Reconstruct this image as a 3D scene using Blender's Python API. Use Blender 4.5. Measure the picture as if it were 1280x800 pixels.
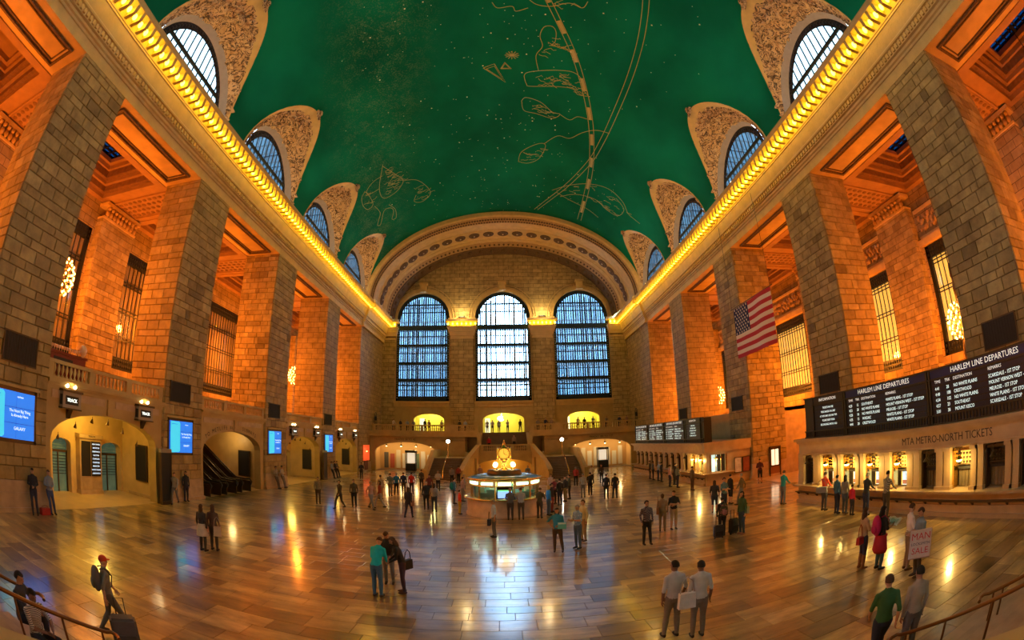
import bpy, bmesh, math, random
from mathutils import Vector, Matrix, Euler, noise
random.seed(11)
sc = bpy.context.scene
for o in list(bpy.data.objects): bpy.data.objects.remove(o)
COL = sc.collection
PI = math.pi
R = math.radians

# ------------------------------------------------------------------ camera (fisheye), sky, exposure
cd = bpy.data.cameras.new('camera')
cam = bpy.data.objects.new('camera', cd)
COL.objects.link(cam)
sc.camera = cam
cd.type = 'PANO'
cd.sensor_width = 36.0
cd.sensor_fit = 'HORIZONTAL'
for tgt in (cd, getattr(cd, 'cycles', None)):
    try:
        tgt.panorama_type = 'FISHEYE_EQUISOLID'
        tgt.fisheye_lens = 592.9 / 1280 * 36.0
        tgt.fisheye_fov = R(200)
        break
    except Exception:
        pass
cd.clip_start, cd.clip_end = 0.05, 600
YAW, PITCH, ROLL = 0.0235, 0.2508, -0.0208
cam.matrix_world = (Matrix.Translation((-0.4428, 0, 4.4247)) @ Matrix.Rotation(-YAW, 4, 'Z')
                    @ Matrix.Rotation(PI / 2 + PITCH, 4, 'X') @ Matrix.Rotation(ROLL, 4, 'Z'))
w = bpy.data.worlds.new('sky')
sc.world = w
w.use_nodes = True
bg = w.node_tree.nodes['Background']
bg.inputs[0].default_value = (0.42, 0.69, 1.0, 1)
bg.inputs[1].default_value = 23.0
sc.view_settings.view_transform = 'Standard'
sc.view_settings.look = 'None'
sc.view_settings.gamma = 1.0
sc.view_settings.use_curve_mapping = False
sc.view_settings.exposure = -0.12
try:
    sc.cycles.use_denoising = True
    sc.cycles.max_bounces = 6
    sc.cycles.diffuse_bounces = 3
    sc.cycles.glossy_bounces = 3
    sc.cycles.transmission_bounces = 4
    sc.cycles.transparent_max_bounces = 8
    sc.cycles.sample_clamp_indirect = 4.0
    sc.cycles.caustics_reflective = False
    sc.cycles.caustics_refractive = False
except Exception:
    pass

# ------------------------------------------------------------------ geometry helpers
class MB:
    """collects faces; build() links them as ONE mesh object"""
    def __init__(s):
        s.v, s.f, s.m, s.s = [], [], [], []
    def add(s, vs, fs, m=0, smooth=False):
        b = len(s.v)
        s.v += [tuple(p) for p in vs]
        for q in fs:
            s.f.append(tuple(b + i for i in q)); s.m.append(m); s.s.append(smooth)
        return s
    def box(s, x0, x1, y0, y1, z0, z1, m=0):
        x0, x1 = min(x0, x1), max(x0, x1); y0, y1 = min(y0, y1), max(y0, y1); z0, z1 = min(z0, z1), max(z0, z1)
        return s.add([(x0,y0,z0),(x1,y0,z0),(x1,y1,z0),(x0,y1,z0),(x0,y0,z1),(x1,y0,z1),(x1,y1,z1),(x0,y1,z1)],
                     [(3,2,1,0),(4,5,6,7),(0,1,5,4),(1,2,6,5),(2,3,7,6),(3,0,4,7)], m)
    def frame(s, x0, x1, y0, y1, t, z0, z1, m=0, t2=None):
        x0, x1 = min(x0, x1), max(x0, x1); t2 = t if t2 is None else t2
        s.box(x0, x0+t, y0, y1, z0, z1, m); s.box(x1-t, x1, y0, y1, z0, z1, m)
        return s.box(x0+t, x1-t, y0, y0+t2, z0, z1, m).box(x0+t, x1-t, y1-t2, y1, z0, z1, m)
    def obox(s, M, sx, sy, sz, m=0):
        vs = [M @ Vector((a*sx/2, b*sy/2, c*sz/2)) for c in (-1,1) for a, b in ((-1,-1),(1,-1),(1,1),(-1,1))]
        return s.add(vs, [(3,2,1,0),(4,5,6,7),(0,1,5,4),(1,2,6,5),(2,3,7,6),(3,0,4,7)], m)
    def cyl(s, p0, p1, r0, r1=None, n=8, m=0, caps=True, smooth=True):
        r1 = r0 if r1 is None else r1
        p0, p1 = Vector(p0), Vector(p1); d = (p1 - p0).normalized()
        a = d.orthogonal().normalized(); b = d.cross(a)
        vs = [p + (a*math.cos(2*PI*i/n) + b*math.sin(2*PI*i/n))*r for p, r in ((p0, r0), (p1, r1)) for i in range(n)]
        s.add(vs, [(i, (i+1) % n, n+(i+1) % n, n+i) for i in range(n)], m, smooth)
        if caps:
            s.add(vs, [tuple(range(n-1, -1, -1)), tuple(range(n, 2*n))], m)
        return s
    def tube(s, pts, r, n=6, m=0, caps=True):
        pts = [Vector(p) for p in pts]; rs = r if isinstance(r, (list, tuple)) else [r]*len(pts)
        vs = []; a = None
        for i, p in enumerate(pts):
            d = (pts[min(i+1, len(pts)-1)] - pts[max(i-1, 0)]).normalized()
            a = d.orthogonal().normalized() if a is None else (a - d*a.dot(d)).normalized()
            b = d.cross(a)
            vs += [p + (a*math.cos(2*PI*k/n) + b*math.sin(2*PI*k/n))*rs[i] for k in range(n)]
        L = len(pts)
        s.add(vs, [(i*n+k, i*n+(k+1) % n, (i+1)*n+(k+1) % n, (i+1)*n+k) for i in range(L-1) for k in range(n)], m, True)
        if caps:
            s.add(vs, [tuple(range(n-1, -1, -1)), tuple(range((L-1)*n, L*n))], m)
        return s
    def lathe(s, prof, c=(0,0,0), n=16, m=0, smooth=True, a0=0, a1=2*PI):
        full = abs(a1 - a0 - 2*PI) < 1e-6
        k = n if full else n + 1
        vs = [(c[0]+r*math.cos(a0+(a1-a0)*i/n), c[1]+r*math.sin(a0+(a1-a0)*i/n), c[2]+z) for r, z in prof for i in range(k)]
        s.add(vs, [(j*k+i, j*k+(i+1) % k, (j+1)*k+(i+1) % k, (j+1)*k+i) for j in range(len(prof)-1) for i in range(n)], m, smooth)
        return s
    def ell(s, c, r, nu=10, nv=6, m=0, M=None):
        if not isinstance(r, (tuple, list)): r = (r, r, r)
        M = M or Matrix.Identity(4)
        vs = [M @ Vector((c[0], c[1], c[2]-r[2]))]
        for j in range(1, nv):
            t = -PI/2 + PI*j/nv
            vs += [M @ Vector((c[0]+r[0]*math.cos(t)*math.cos(2*PI*i/nu), c[1]+r[1]*math.cos(t)*math.sin(2*PI*i/nu), c[2]+r[2]*math.sin(t))) for i in range(nu)]
        vs.append(M @ Vector((c[0], c[1], c[2]+r[2])))
        fs = [(0, 1+(i+1) % nu, 1+i) for i in range(nu)]
        fs += [(1+j*nu+i, 1+j*nu+(i+1) % nu, 1+(j+1)*nu+(i+1) % nu, 1+(j+1)*nu+i) for j in range(nv-2) for i in range(nu)]
        e = len(vs)-1
        fs += [(e, 1+(nv-2)*nu+i, 1+(nv-2)*nu+(i+1) % nu) for i in range(nu)]
        return s.add(vs, fs, m, True)
    def prism(s, poly, axis, a0, a1, m=0):
        def P(p, a):
            return (a, p[0], p[1]) if axis == 'x' else (p[0], a, p[1]) if axis == 'y' else (p[0], p[1], a)
        n = len(poly)
        vs = [P(p, a0) for p in poly] + [P(p, a1) for p in poly]
        return s.add(vs, [tuple(range(n)), tuple(range(2*n-1, n-1, -1))] + [(i, n+i, n+(i+1) % n, (i+1) % n) for i in range(n)], m)
    def grid(s, fn, nu, nv, m=0, smooth=True):
        vs = [fn(i/nu, j/nv) for j in range(nv+1) for i in range(nu+1)]
        return s.add(vs, [(j*(nu+1)+i, j*(nu+1)+i+1, (j+1)*(nu+1)+i+1, (j+1)*(nu+1)+i) for j in range(nv) for i in range(nu)], m, smooth)
    def merge(s, o, M=None):
        b = len(s.v)
        s.v += [tuple(M @ Vector(p)) for p in o.v] if M else list(o.v)
        s.f += [tuple(b+i for i in q) for q in o.f]; s.m += o.m; s.s += o.s
        return s
    def mesh(s, name, mats, uv=True):
        me = bpy.data.meshes.new(name)
        me.from_pydata(s.v, [], s.f)
        for mt in (mats if isinstance(mats, (list, tuple)) else [mats]): me.materials.append(mt)
        me.polygons.foreach_set('material_index', s.m)
        me.polygons.foreach_set('use_smooth', s.s)
        if uv:
            l = me.uv_layers.new(name='UVMap'); co = s.v; out = []
            for p in me.polygons:
                n = p.normal; ax = max(range(3), key=lambda i: abs(n[i]))
                for vi in p.vertices:
                    x, y, z = co[vi]
                    out += (y, z) if ax == 0 else (x, z) if ax == 1 else (x, y)
            l.data.foreach_set('uv', out)
        me.update()
        return me
    def build(s, name, mats, parent=None, loc=None, uv=True):
        return link(name, s.mesh(name, mats, uv), parent, loc)

def link(name, data, parent=None, loc=None, rotz=0):
    o = bpy.data.objects.new(name, data); COL.objects.link(o)
    if parent is not None: o.parent = parent
    if loc is not None: o.location = loc
    if rotz: o.rotation_euler = (0, 0, rotz)
    return o
def tag(o, label=None, cat=None, group=None, kind=None):
    if label: o['label'] = label
    if cat: o['category'] = cat
    if group: o['group'] = group
    if kind: o['kind'] = kind
    return o
def thing(name, label, cat, loc=(0,0,0), rotz=0, group=None):
    o = link(name, None, None, loc, rotz)
    return tag(o, label, cat, group)
def struct(o, label, cat=None):
    return tag(o, label, cat, kind='structure')
def text_obj(name, body, size, mat, M, parent=None, align='CENTER', extrude=0.004, squeeze=1.0):
    cu = bpy.data.curves.new('txt', 'FONT'); cu.body = body; cu.size = size; cu.align_x = align; cu.align_y = 'CENTER'; cu.extrude = extrude
    cu.resolution_u = 2
    t = bpy.data.objects.new('txt', cu)
    me = bpy.data.meshes.new_from_object(t)
    bpy.data.objects.remove(t); bpy.data.curves.remove(cu)
    me.transform(M @ Matrix.Diagonal((squeeze, 1, 1, 1)))
    me.materials.clear(); me.materials.append(mat)
    return link(name, me, parent)
# orientation of lettering: on left wall (faces +x), right wall (faces -x), facing the camera (-y)
def MT(side, p):
    if side == 'L': B = Matrix(((0,0,1),(1,0,0),(0,1,0)))      # text x -> +y, text y -> z
    elif side == 'R': B = Matrix(((0,0,-1),(-1,0,0),(0,1,0)))  # text x -> -y
    else: B = Matrix(((1,0,0),(0,0,-1),(0,1,0)))
    return Matrix.Translation(p) @ B.to_4x4()

def point(name, loc, e, col, r=0.25, parent=None):
    ld = bpy.data.lights.new(name, 'POINT'); ld.energy = e; ld.color = col; ld.shadow_soft_size = r
    lo = bpy.data.objects.new(name, ld); COL.objects.link(lo); lo.location = loc
    if parent is not None: lo.parent = parent
    return lo

# ------------------------------------------------------------------ materials
def nodes_of(m):
    m.use_nodes = True
    nt = m.node_tree
    return nt, nt.nodes, nt.links, nt.nodes['Principled BSDF']
def pmat(name, col, rough=0.5, metal=0.0, emis=None, es=0.0, spec=0.5, noise_amt=0.0, nscale=3.0, bump=0.0, bscale=20.0):
    m = bpy.data.materials.new(name)
    nt, N, L, b = nodes_of(m)
    b.inputs['Base Color'].default_value = (*col, 1)
    b.inputs['Roughness'].default_value = rough
    b.inputs['Metallic'].default_value = metal
    b.inputs['Specular IOR Level'].default_value = spec
    if emis:
        b.inputs['Emission Color'].default_value = (*emis, 1); b.inputs['Emission Strength'].default_value = es
    if noise_amt or bump:
        tc = N.new('ShaderNodeTexCoord')
    if noise_amt:
        nz = N.new('ShaderNodeTexNoise'); nz.inputs['Scale'].default_value = nscale; nz.inputs['Detail'].default_value = 4
        L.new(tc.outputs['Object'], nz.inputs['Vector'])
        mx = N.new('ShaderNodeMix'); mx.data_type = 'RGBA'
        mx.inputs[6].default_value = (*[c*(1-noise_amt) for c in col], 1)
        mx.inputs[7].default_value = (*[min(1, c*(1+noise_amt)) for c in col], 1)
        L.new(nz.outputs['Fac'], mx.inputs[0]); L.new(mx.outputs[2], b.inputs['Base Color'])
    if bump:
        nb = N.new('ShaderNodeTexNoise'); nb.inputs['Scale'].default_value = bscale; nb.inputs['Detail'].default_value = 3
        L.new(tc.outputs['Object'], nb.inputs['Vector'])
        bp = N.new('ShaderNodeBump'); bp.inputs['Strength'].default_value = bump; bp.inputs['Distance'].default_value = 0.05
        L.new(nb.outputs['Fac'], bp.inputs['Height']); L.new(bp.outputs['Normal'], b.inputs['Normal'])
    return m
def rand_mat(name, cols, rough=(0.6, 0.8), nscale=2.0, namt=0.35, bump=0.15, bscale=14, spec=0.4, stretch=(1,1,1), coat=0.0):
    """colour differs from piece to piece (object random + island random), with grain"""
    m = bpy.data.materials.new(name)
    nt, N, L, b = nodes_of(m)
    oi = N.new('ShaderNodeObjectInfo'); ge = N.new('ShaderNodeNewGeometry')
    ad = N.new('ShaderNodeMath'); ad.operation = 'ADD'; fr = N.new('ShaderNodeMath'); fr.operation = 'FRACT'
    L.new(oi.outputs['Random'], ad.inputs[0]); L.new(ge.outputs['Random Per Island'], ad.inputs[1]); L.new(ad.outputs[0], fr.inputs[0])
    rp = N.new('ShaderNodeValToRGB'); rp.color_ramp.interpolation = 'LINEAR'
    while len(rp.color_ramp.elements) < len(cols): rp.color_ramp.elements.new(0.5)
    for i, c in enumerate(cols):
        rp.color_ramp.elements[i].position = i/(len(cols)-1); rp.color_ramp.elements[i].color = (*c, 1)
    L.new(fr.outputs[0], rp.inputs['Fac'])
    geo = N.new('ShaderNodeMapping'); geo.inputs['Scale'].default_value = stretch
    L.new(ge.outputs['Position'], geo.inputs['Vector'])
    nz = N.new('ShaderNodeTexNoise'); nz.inputs['Scale'].default_value = nscale; nz.inputs['Detail'].default_value = 6; nz.inputs['Roughness'].default_value = 0.65
    L.new(geo.outputs['Vector'], nz.inputs['Vector'])
    mr = N.new('ShaderNodeMapRange'); mr.inputs[1].default_value = 0.3; mr.inputs[2].default_value = 0.7
    mr.inputs[3].default_value = 1-namt; mr.inputs[4].default_value = 1+namt*0.6
    L.new(nz.outputs['Fac'], mr.inputs[0])
    mx = N.new('ShaderNodeVectorMath'); mx.operation = 'SCALE'
    L.new(rp.outputs['Color'], mx.inputs[0]); L.new(mr.outputs[0], mx.inputs['Scale'])
    L.new(mx.outputs[0], b.inputs['Base Color'])
    r2 = N.new('ShaderNodeMapRange'); r2.inputs[3].default_value = rough[0]; r2.inputs[4].default_value = rough[1]
    L.new(nz.outputs['Fac'], r2.inputs[0]); L.new(r2.outputs[0], b.inputs['Roughness'])
    b.inputs['Specular IOR Level'].default_value = spec
    if coat:
        b.inputs['Coat Weight'].default_value = coat; b.inputs['Coat Roughness'].default_value = 0.13; b.inputs['Coat IOR'].default_value = 1.75
    if bump:
        nb = N.new('ShaderNodeTexNoise'); nb.inputs['Scale'].default_value = bscale; nb.inputs['Detail'].default_value = 4
        L.new(geo.outputs['Vector'], nb.inputs['Vector'])
        bp = N.new('ShaderNodeBump'); bp.inputs['Strength'].default_value = bump; bp.inputs['Distance'].default_value = 0.03
        L.new(nb.outputs['Fac'], bp.inputs['Height']); L.new(bp.outputs['Normal'], b.inputs['Normal'])
    return m
def brick_mat(name, c1, c2, mort, bw=1.2, bh=0.55, rough=0.8, msize=0.02):
    m = bpy.data.materials.new(name)
    nt, N, L, b = nodes_of(m)
    uv = N.new('ShaderNodeUVMap'); br = N.new('ShaderNodeTexBrick')
    br.inputs['Scale'].default_value = 1.0; br.inputs['Brick Width'].default_value = bw; br.inputs['Row Height'].default_value = bh
    br.inputs['Mortar Size'].default_value = msize; br.inputs['Mortar Smooth'].default_value = 0.2; br.inputs['Bias'].default_value = 0.0
    br.inputs['Color1'].default_value = (*c1, 1); br.inputs['Color2'].default_value = (*c2, 1); br.inputs['Mortar'].default_value = (*mort, 1)
    L.new(uv.outputs[0], br.inputs['Vector'])
    ge = N.new('ShaderNodeNewGeometry')
    nz = N.new('ShaderNodeTexNoise'); nz.inputs['Scale'].default_value = 1.7; nz.inputs['Detail'].default_value = 6
    L.new(ge.outputs['Position'], nz.inputs['Vector'])
    mr = N.new('ShaderNodeMapRange'); mr.inputs[1].default_value = 0.3; mr.inputs[2].default_value = 0.7; mr.inputs[3].default_value = 0.7; mr.inputs[4].default_value = 1.2
    L.new(nz.outputs['Fac'], mr.inputs[0])
    mx = N.new('ShaderNodeVectorMath'); mx.operation = 'SCALE'
    L.new(br.outputs['Color'], mx.inputs[0]); L.new(mr.outputs[0], mx.inputs['Scale']); L.new(mx.outputs[0], b.inputs['Base Color'])
    b.inputs['Roughness'].default_value = rough
    bp = N.new('ShaderNodeBump'); bp.invert = True; bp.inputs['Strength'].default_value = 0.5; bp.inputs['Distance'].default_value = 0.03
    L.new(br.outputs['Fac'], bp.inputs['Height']); L.new(bp.outputs['Normal'], b.inputs['Normal'])
    return m
def glass_mat(name, tint, refl=0.08, trans=0.9):
    m = bpy.data.materials.new(name); m.use_nodes = True
    nt = m.node_tree; N, L = nt.nodes, nt.links; N.clear()
    out = N.new('ShaderNodeOutputMaterial'); t = N.new('ShaderNodeBsdfTransparent'); g = N.new('ShaderNodeBsdfGlossy'); mx = N.new('ShaderNodeMixShader')
    fr = N.new('ShaderNodeFresnel'); gb = N.new('ShaderNodeNewGeometry'); mi = N.new('ShaderNodeMapRange')
    mi.inputs[3].default_value = 1.45; mi.inputs[4].default_value = 1/1.45; L.new(gb.outputs['Backfacing'], mi.inputs[0]); L.new(mi.outputs[0], fr.inputs['IOR'])
    t.inputs[0].default_value = (*[c*trans for c in tint], 1); g.inputs['Roughness'].default_value = 0.03; g.inputs[0].default_value = (1,1,1,1)
    L.new(fr.outputs[0], mx.inputs[0]); L.new(t.outputs[0], mx.inputs[1]); L.new(g.outputs[0], mx.inputs[2]); L.new(mx.outputs[0], out.inputs[0])
    return m
def emit_mat(name, col, s):
    m = bpy.data.materials.new(name)
    nt, N, L, b = nodes_of(m)
    b.inputs['Base Color'].default_value = (*[min(1, c) for c in col], 1); b.inputs['Emission Color'].default_value = (*col, 1); b.inputs['Emission Strength'].default_value = s
    return m

STONE = rand_mat('limestone blocks', [(0.31,0.215,0.072),(0.44,0.315,0.11),(0.36,0.25,0.085),(0.50,0.365,0.135),(0.22,0.145,0.05)], nscale=1.6, namt=0.4, bump=0.25)
ASHLAR = brick_mat('limestone coursing', (0.42,0.295,0.11), (0.31,0.215,0.08), (0.10,0.062,0.025))
ASHLAR_FAR = brick_mat('limestone coursing end wall', (0.52,0.375,0.145), (0.40,0.285,0.11), (0.15,0.10,0.04), bw=1.5, bh=0.6, msize=0.03)
SMOOTH = pmat('dressed limestone', (0.47,0.335,0.125), 0.75, noise_amt=0.25, nscale=1.3, bump=0.12, bscale=9)
MORTAR = pmat('dark mortar', (0.10,0.065,0.035), 0.95)
MARBLE = pmat('polished tan marble', (0.46,0.33,0.18), 0.3, noise_amt=0.45, nscale=2.2)
PLASTER = pmat('gilded plaster', (0.60,0.41,0.14), 0.65, noise_amt=0.3, nscale=1.5, bump=0.2, bscale=7)
ORNAM = pmat('carved plaster ornament', (0.42,0.26,0.10), 0.7, noise_amt=0.6, nscale=5, bump=1.0, bscale=9)
DARKORN = pmat('dark carved ornament', (0.12,0.07,0.03), 0.7, noise_amt=0.8, nscale=6, bump=1.0, bscale=9)
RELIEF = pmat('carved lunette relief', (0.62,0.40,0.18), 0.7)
nt, N, L, b = nodes_of(RELIEF)          # dark veins painted in as shade between the carving, over tan plaster
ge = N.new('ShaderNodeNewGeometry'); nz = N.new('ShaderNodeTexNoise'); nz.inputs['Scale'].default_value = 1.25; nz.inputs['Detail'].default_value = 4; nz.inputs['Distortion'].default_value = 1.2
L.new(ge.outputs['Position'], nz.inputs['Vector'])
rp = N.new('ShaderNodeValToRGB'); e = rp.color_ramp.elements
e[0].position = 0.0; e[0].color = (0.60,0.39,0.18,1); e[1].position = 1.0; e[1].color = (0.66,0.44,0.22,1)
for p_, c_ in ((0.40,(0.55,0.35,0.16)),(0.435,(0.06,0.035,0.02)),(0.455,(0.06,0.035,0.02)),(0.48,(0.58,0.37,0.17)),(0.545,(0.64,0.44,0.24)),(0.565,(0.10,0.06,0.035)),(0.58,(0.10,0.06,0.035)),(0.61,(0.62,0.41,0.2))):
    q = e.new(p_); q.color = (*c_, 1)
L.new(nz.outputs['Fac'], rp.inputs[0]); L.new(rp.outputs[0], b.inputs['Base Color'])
GREYST = pmat('grey stone reveal', (0.30,0.27,0.26), 0.8, noise_amt=0.2, nscale=3)
IRON = pmat('dark bronze ironwork', (0.025,0.03,0.03), 0.45, metal=0.6)
BRONZE = pmat('brown bronze', (0.10,0.07,0.035), 0.4, metal=0.7)
BRASS = pmat('aged brass rail', (0.22,0.11,0.045), 0.3, metal=0.9)
GOLD = pmat('polished gold brass', (0.85,0.55,0.15), 0.25, metal=1.0)
BLACK = pmat('black', (0.012,0.012,0.013), 0.5)
GRILLE_B = pmat('black speaker grille', (0.01,0.009,0.008), 0.6)
# ------------------------------------------------------------------ layout
W, D, XC = 18.3, 68.3, -0.25            # half width of the hall, far wall, axis of the far end
PP, PW, Y0 = 12.307, 3.755, 7.72        # bay pitch, pier width, near edge of the first pier in view
ZT = 18.5                               # top of the bay openings
YW = -12.0                              # wall behind the camera
BACK = 28.5                             # back wall of the side galleries
def pier(i): return Y0 + PP*(i-1), Y0 + PP*(i-1) + PW      # i = 0..4, 5 is the end block
def bay(i): return pier(i)[1], pier(i+1)[0]                # bay between pier i and i+1
def bayc(i): return 0.5*(bay(i)[0] + bay(i)[1])
GREENV = None

# ------------------------------------------------------------------ floor
TILE = rand_mat('polished marble floor tile', [(0.44,0.30,0.10),(0.60,0.42,0.16),(0.17,0.10,0.035),(0.50,0.34,0.12),(0.72,0.54,0.24),(0.26,0.155,0.055),(0.58,0.40,0.15),(0.13,0.075,0.03)],
                rough=(0.20, 0.46), nscale=1.3, namt=0.75, bump=0.12, bscale=6, spec=1.0, stretch=(0.55, 1.6, 1), coat=1.0)
fl = MB().box(-W-0.5, W+0.5, YW, D, -0.3, -0.012).build('floor', pmat('floor grout', (0.20,0.13,0.06), 0.5))
struct(fl, 'tan marble tiled floor of the great hall', 'floor')
def tile_mesh(l, d):
    m = MB(); b = 0.007; h = 0.012
    x, y = l/2-0.004, d/2-0.004
    m.add([(-x,-y,-h),(x,-y,-h),(x,y,-h),(-x,y,-h),(-x+b,-y+b,0),(x-b,-y+b,0),(x-b,y-b,0),(-x+b,y-b,0)],
          [(4,5,6,7),(0,1,5,4),(1,2,6,5),(2,3,7,6),(3,0,4,7)])
    return m
LENS = (0.85, 1.1, 1.3, 1.65)
rows = []
yy = 3.2
while yy < 62:
    d = random.choice((0.50, 0.58, 0.58, 0.66)); x = -W - random.random()*1.2
    while x < W:
        l = random.choice(LENS)
        rows.append((x + l/2, yy + d/2, l, d)); x += l
    yy += d
cx0 = -0.44
def visible_rank(t):
    return math.hypot(t[0]-cx0, t[1])
inview = [t for t in rows if math.atan2(t[1]+0.5, abs(t[0]-cx0)) > R(18) and (t[1] > 8.5 or abs(t[0]) > 3 + (8.5-t[1])*1.0) and abs(t[0]) < W-0.6 and t[1] > 3.6]
inview.sort(key=visible_rank)
single = set(id(t) for t in inview[:290])
cache = {}
rest = MB()
for t in rows:
    x, y, l, d = t
    if x + l/2 > W+0.4: continue
    z = random.uniform(-0.0012, 0.0012)
    if id(t) in single:
        k = (l, d)
        if k not in cache: cache[k] = tile_mesh(l, d).mesh('tile', TILE)
        link('tile', cache[k], fl, (x, y, z))
    else:
        rest.merge(tile_mesh(l, d), Matrix.Translation((x, y, z)))
rest.box(-W-0.4, W+0.4, YW, 3.2, -0.011, 0.0)
tag(rest.build('tiles_beyond', TILE, fl), kind='stuff')

# ------------------------------------------------------------------ painted vault with lunettes
VA, VB, VZ = 18.3, 12.3, 22.0
def vault_pt(y, t): return (-VA*math.cos(t), y, VZ + VB*math.sin(t))
def groin_z(dy):
    return VZ + (7.0*math.sqrt(max(0, 1-(dy/5.0)**2)) if abs(dy) < 5 else 0)
VY1 = 57.4
ys = [YW]
for i in range(-1, 5):
    c = bayc(i) if i >= 0 else bayc(0) - PP
    if c < YW + 5.2:
        continue
    ys += [c - 5.0*math.cos(PI*k/24) for k in range(25)]
    ys += [c + 5.0001, c + 5.6]
ys = sorted(set(round(y, 4) for y in ys + [VY1] if y <= VY1))
cents = [bayc(i) for i in range(0, 5)] + [bayc(0) - PP]
NT = 64
m = MB(); vs = []
for y in ys:
    dy = min((y - c for c in cents), key=abs)
    z0 = groin_z(dy) if abs(dy) < 5 else VZ
    t0 = math.asin(min(1, (z0 - VZ)/VB))
    for j in range(NT+1):
        vs.append(vault_pt(y, t0 + (PI - 2*t0)*j/NT))
m.add(vs, [(i*(NT+1)+j, i*(NT+1)+j+1, (i+1)*(NT+1)+j+1, (i+1)*(NT+1)+j) for i in range(len(ys)-1) for j in range(NT)], 0, True)
# teal green paint with a pale dusting of stars and a milky band
GREEN = bpy.data.materials.new('painted night sky green'); nt, N, L, b = nodes_of(GREEN)
ge = N.new('ShaderNodeNewGeometry')
n1 = N.new('ShaderNodeTexNoise'); n1.inputs['Scale'].default_value = 0.16; n1.inputs['Detail'].default_value = 5
mp = N.new('ShaderNodeMapping'); mp.inputs['Scale'].default_value = (1, 0.7, 1); mp.inputs['Rotation'].default_value = (0, 0, 0.5)
L.new(ge.outputs['Position'], mp.inputs['Vector']); L.new(mp.outputs[0], n1.inputs['Vector'])
cr = N.new('ShaderNodeValToRGB'); cr.color_ramp.elements[0].position = 0.3; cr.color_ramp.elements[1].position = 0.75
cr.color_ramp.elements[0].color = (0.002, 0.095, 0.048, 1); cr.color_ramp.elements[1].color = (0.004, 0.20, 0.10, 1)
L.new(n1.outputs['Fac'], cr.inputs[0])
# milky band on the left of the vault: pale, speckled
sx = N.new('ShaderNodeSeparateXYZ'); L.new(ge.outputs['Position'], sx.inputs[0])
ma = N.new('ShaderNodeMath'); ma.operation = 'MULTIPLY_ADD'; ma.inputs[1].default_value = 0.22; ma.inputs[2].default_value = 4.0
L.new(sx.outputs['Y'], ma.inputs[0])
mb_ = N.new('ShaderNodeMath'); mb_.operation = 'ADD'; L.new(sx.outputs['X'], mb_.inputs[0]); L.new(ma.outputs[0], mb_.inputs[1])
mabs = N.new('ShaderNodeMath'); mabs.operation = 'ABSOLUTE'; L.new(mb_.outputs[0], mabs.inputs[0])
band = N.new('ShaderNodeMapRange'); band.inputs[1].default_value = 5.0; band.inputs[2].default_value = 1.0; band.inputs[3].default_value = 0; band.inputs[4].default_value = 1
L.new(mabs.outputs[0], band.inputs[0])
n2 = N.new('ShaderNodeTexNoise'); n2.inputs['Scale'].default_value = 0.8; n2.inputs['Detail'].default_value = 8; n2.inputs['Roughness'].default_value = 0.8
L.new(ge.outputs['Position'], n2.inputs['Vector'])
n3 = N.new('ShaderNodeTexNoise'); n3.inputs['Scale'].default_value = 9; n3.inputs['Detail'].default_value = 3
L.new(ge.outputs['Position'], n3.inputs['Vector'])
mm = N.new('ShaderNodeMath'); mm.operation = 'MULTIPLY'; L.new(n2.outputs['Fac'], mm.inputs[0]); L.new(n3.outputs['Fac'], mm.inputs[1])
mr = N.new('ShaderNodeMapRange'); mr.inputs[1].default_value = 0.25; mr.inputs[2].default_value = 0.42; mr.inputs[4].default_value = 0.5
L.new(mm.outputs[0], mr.inputs[0])
m2 = N.new('ShaderNodeMath'); m2.operation = 'MULTIPLY'; L.new(mr.outputs[0], m2.inputs[0]); L.new(band.outputs[0], m2.inputs[1])
mx = N.new('ShaderNodeMix'); mx.data_type = 'RGBA'; L.new(m2.outputs[0], mx.inputs[0]); L.new(cr.outputs[0], mx.inputs[6]); mx.inputs[7].default_value = (0.24, 0.30, 0.15, 1)
L.new(mx.outputs[2], b.inputs['Base Color']); b.inputs['Roughness'].default_value = 0.85; b.inputs['Specular IOR Level'].default_value = 0.05
ceil = m.build('ceiling', GREEN, uv=False)
struct(ceil, 'green barrel vault painted with gold stars and figures', 'ceiling')

# gold linework and stars on the vault (thin raised gilding)
GILT = pmat('gilt line paint', (0.42, 0.36, 0.10), 0.5, emis=None)
STAR = pmat('gilt star dot', (0.85, 0.80, 0.50), 0.4)
def vxy(x, y, off=0.03):
    x = max(-VA+0.01, min(VA-0.01, x)); z = VZ + VB*math.sqrt(1-(x/VA)**2)
    n = Vector((x/VA**2, 0, (z-VZ)/VB**2)).normalized()
    return Vector((x, y, z)) - n*off
def ribbon(mb, pts, wd=0.05, closed=False):
    P = [vxy(*p) for p in pts]
    if closed: P.append(P[0])
    vs = []
    for i, p in enumerate(P):
        d = (P[min(i+1, len(P)-1)] - P[max(i-1, 0)]).normalized()
        n = Vector((p.x/VA**2, 0, (p.z-VZ)/VB**2)).normalized()
        sd = d.cross(n).normalized()*wd/2
        vs += [p - sd, p + sd, p + sd + n*0.02, p - sd + n*0.02]
    f = []
    for i in range(len(P)-1):
        a, c = 4*i, 4*i+4
        f += [(a, a+1, c+1, c), (a+1, a+2, c+2, c+1), (a+3, a, c, c+3)]
    mb.add(vs, f)
def curve(fn, n): return [fn(i/n) for i in range(n+1)]
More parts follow.
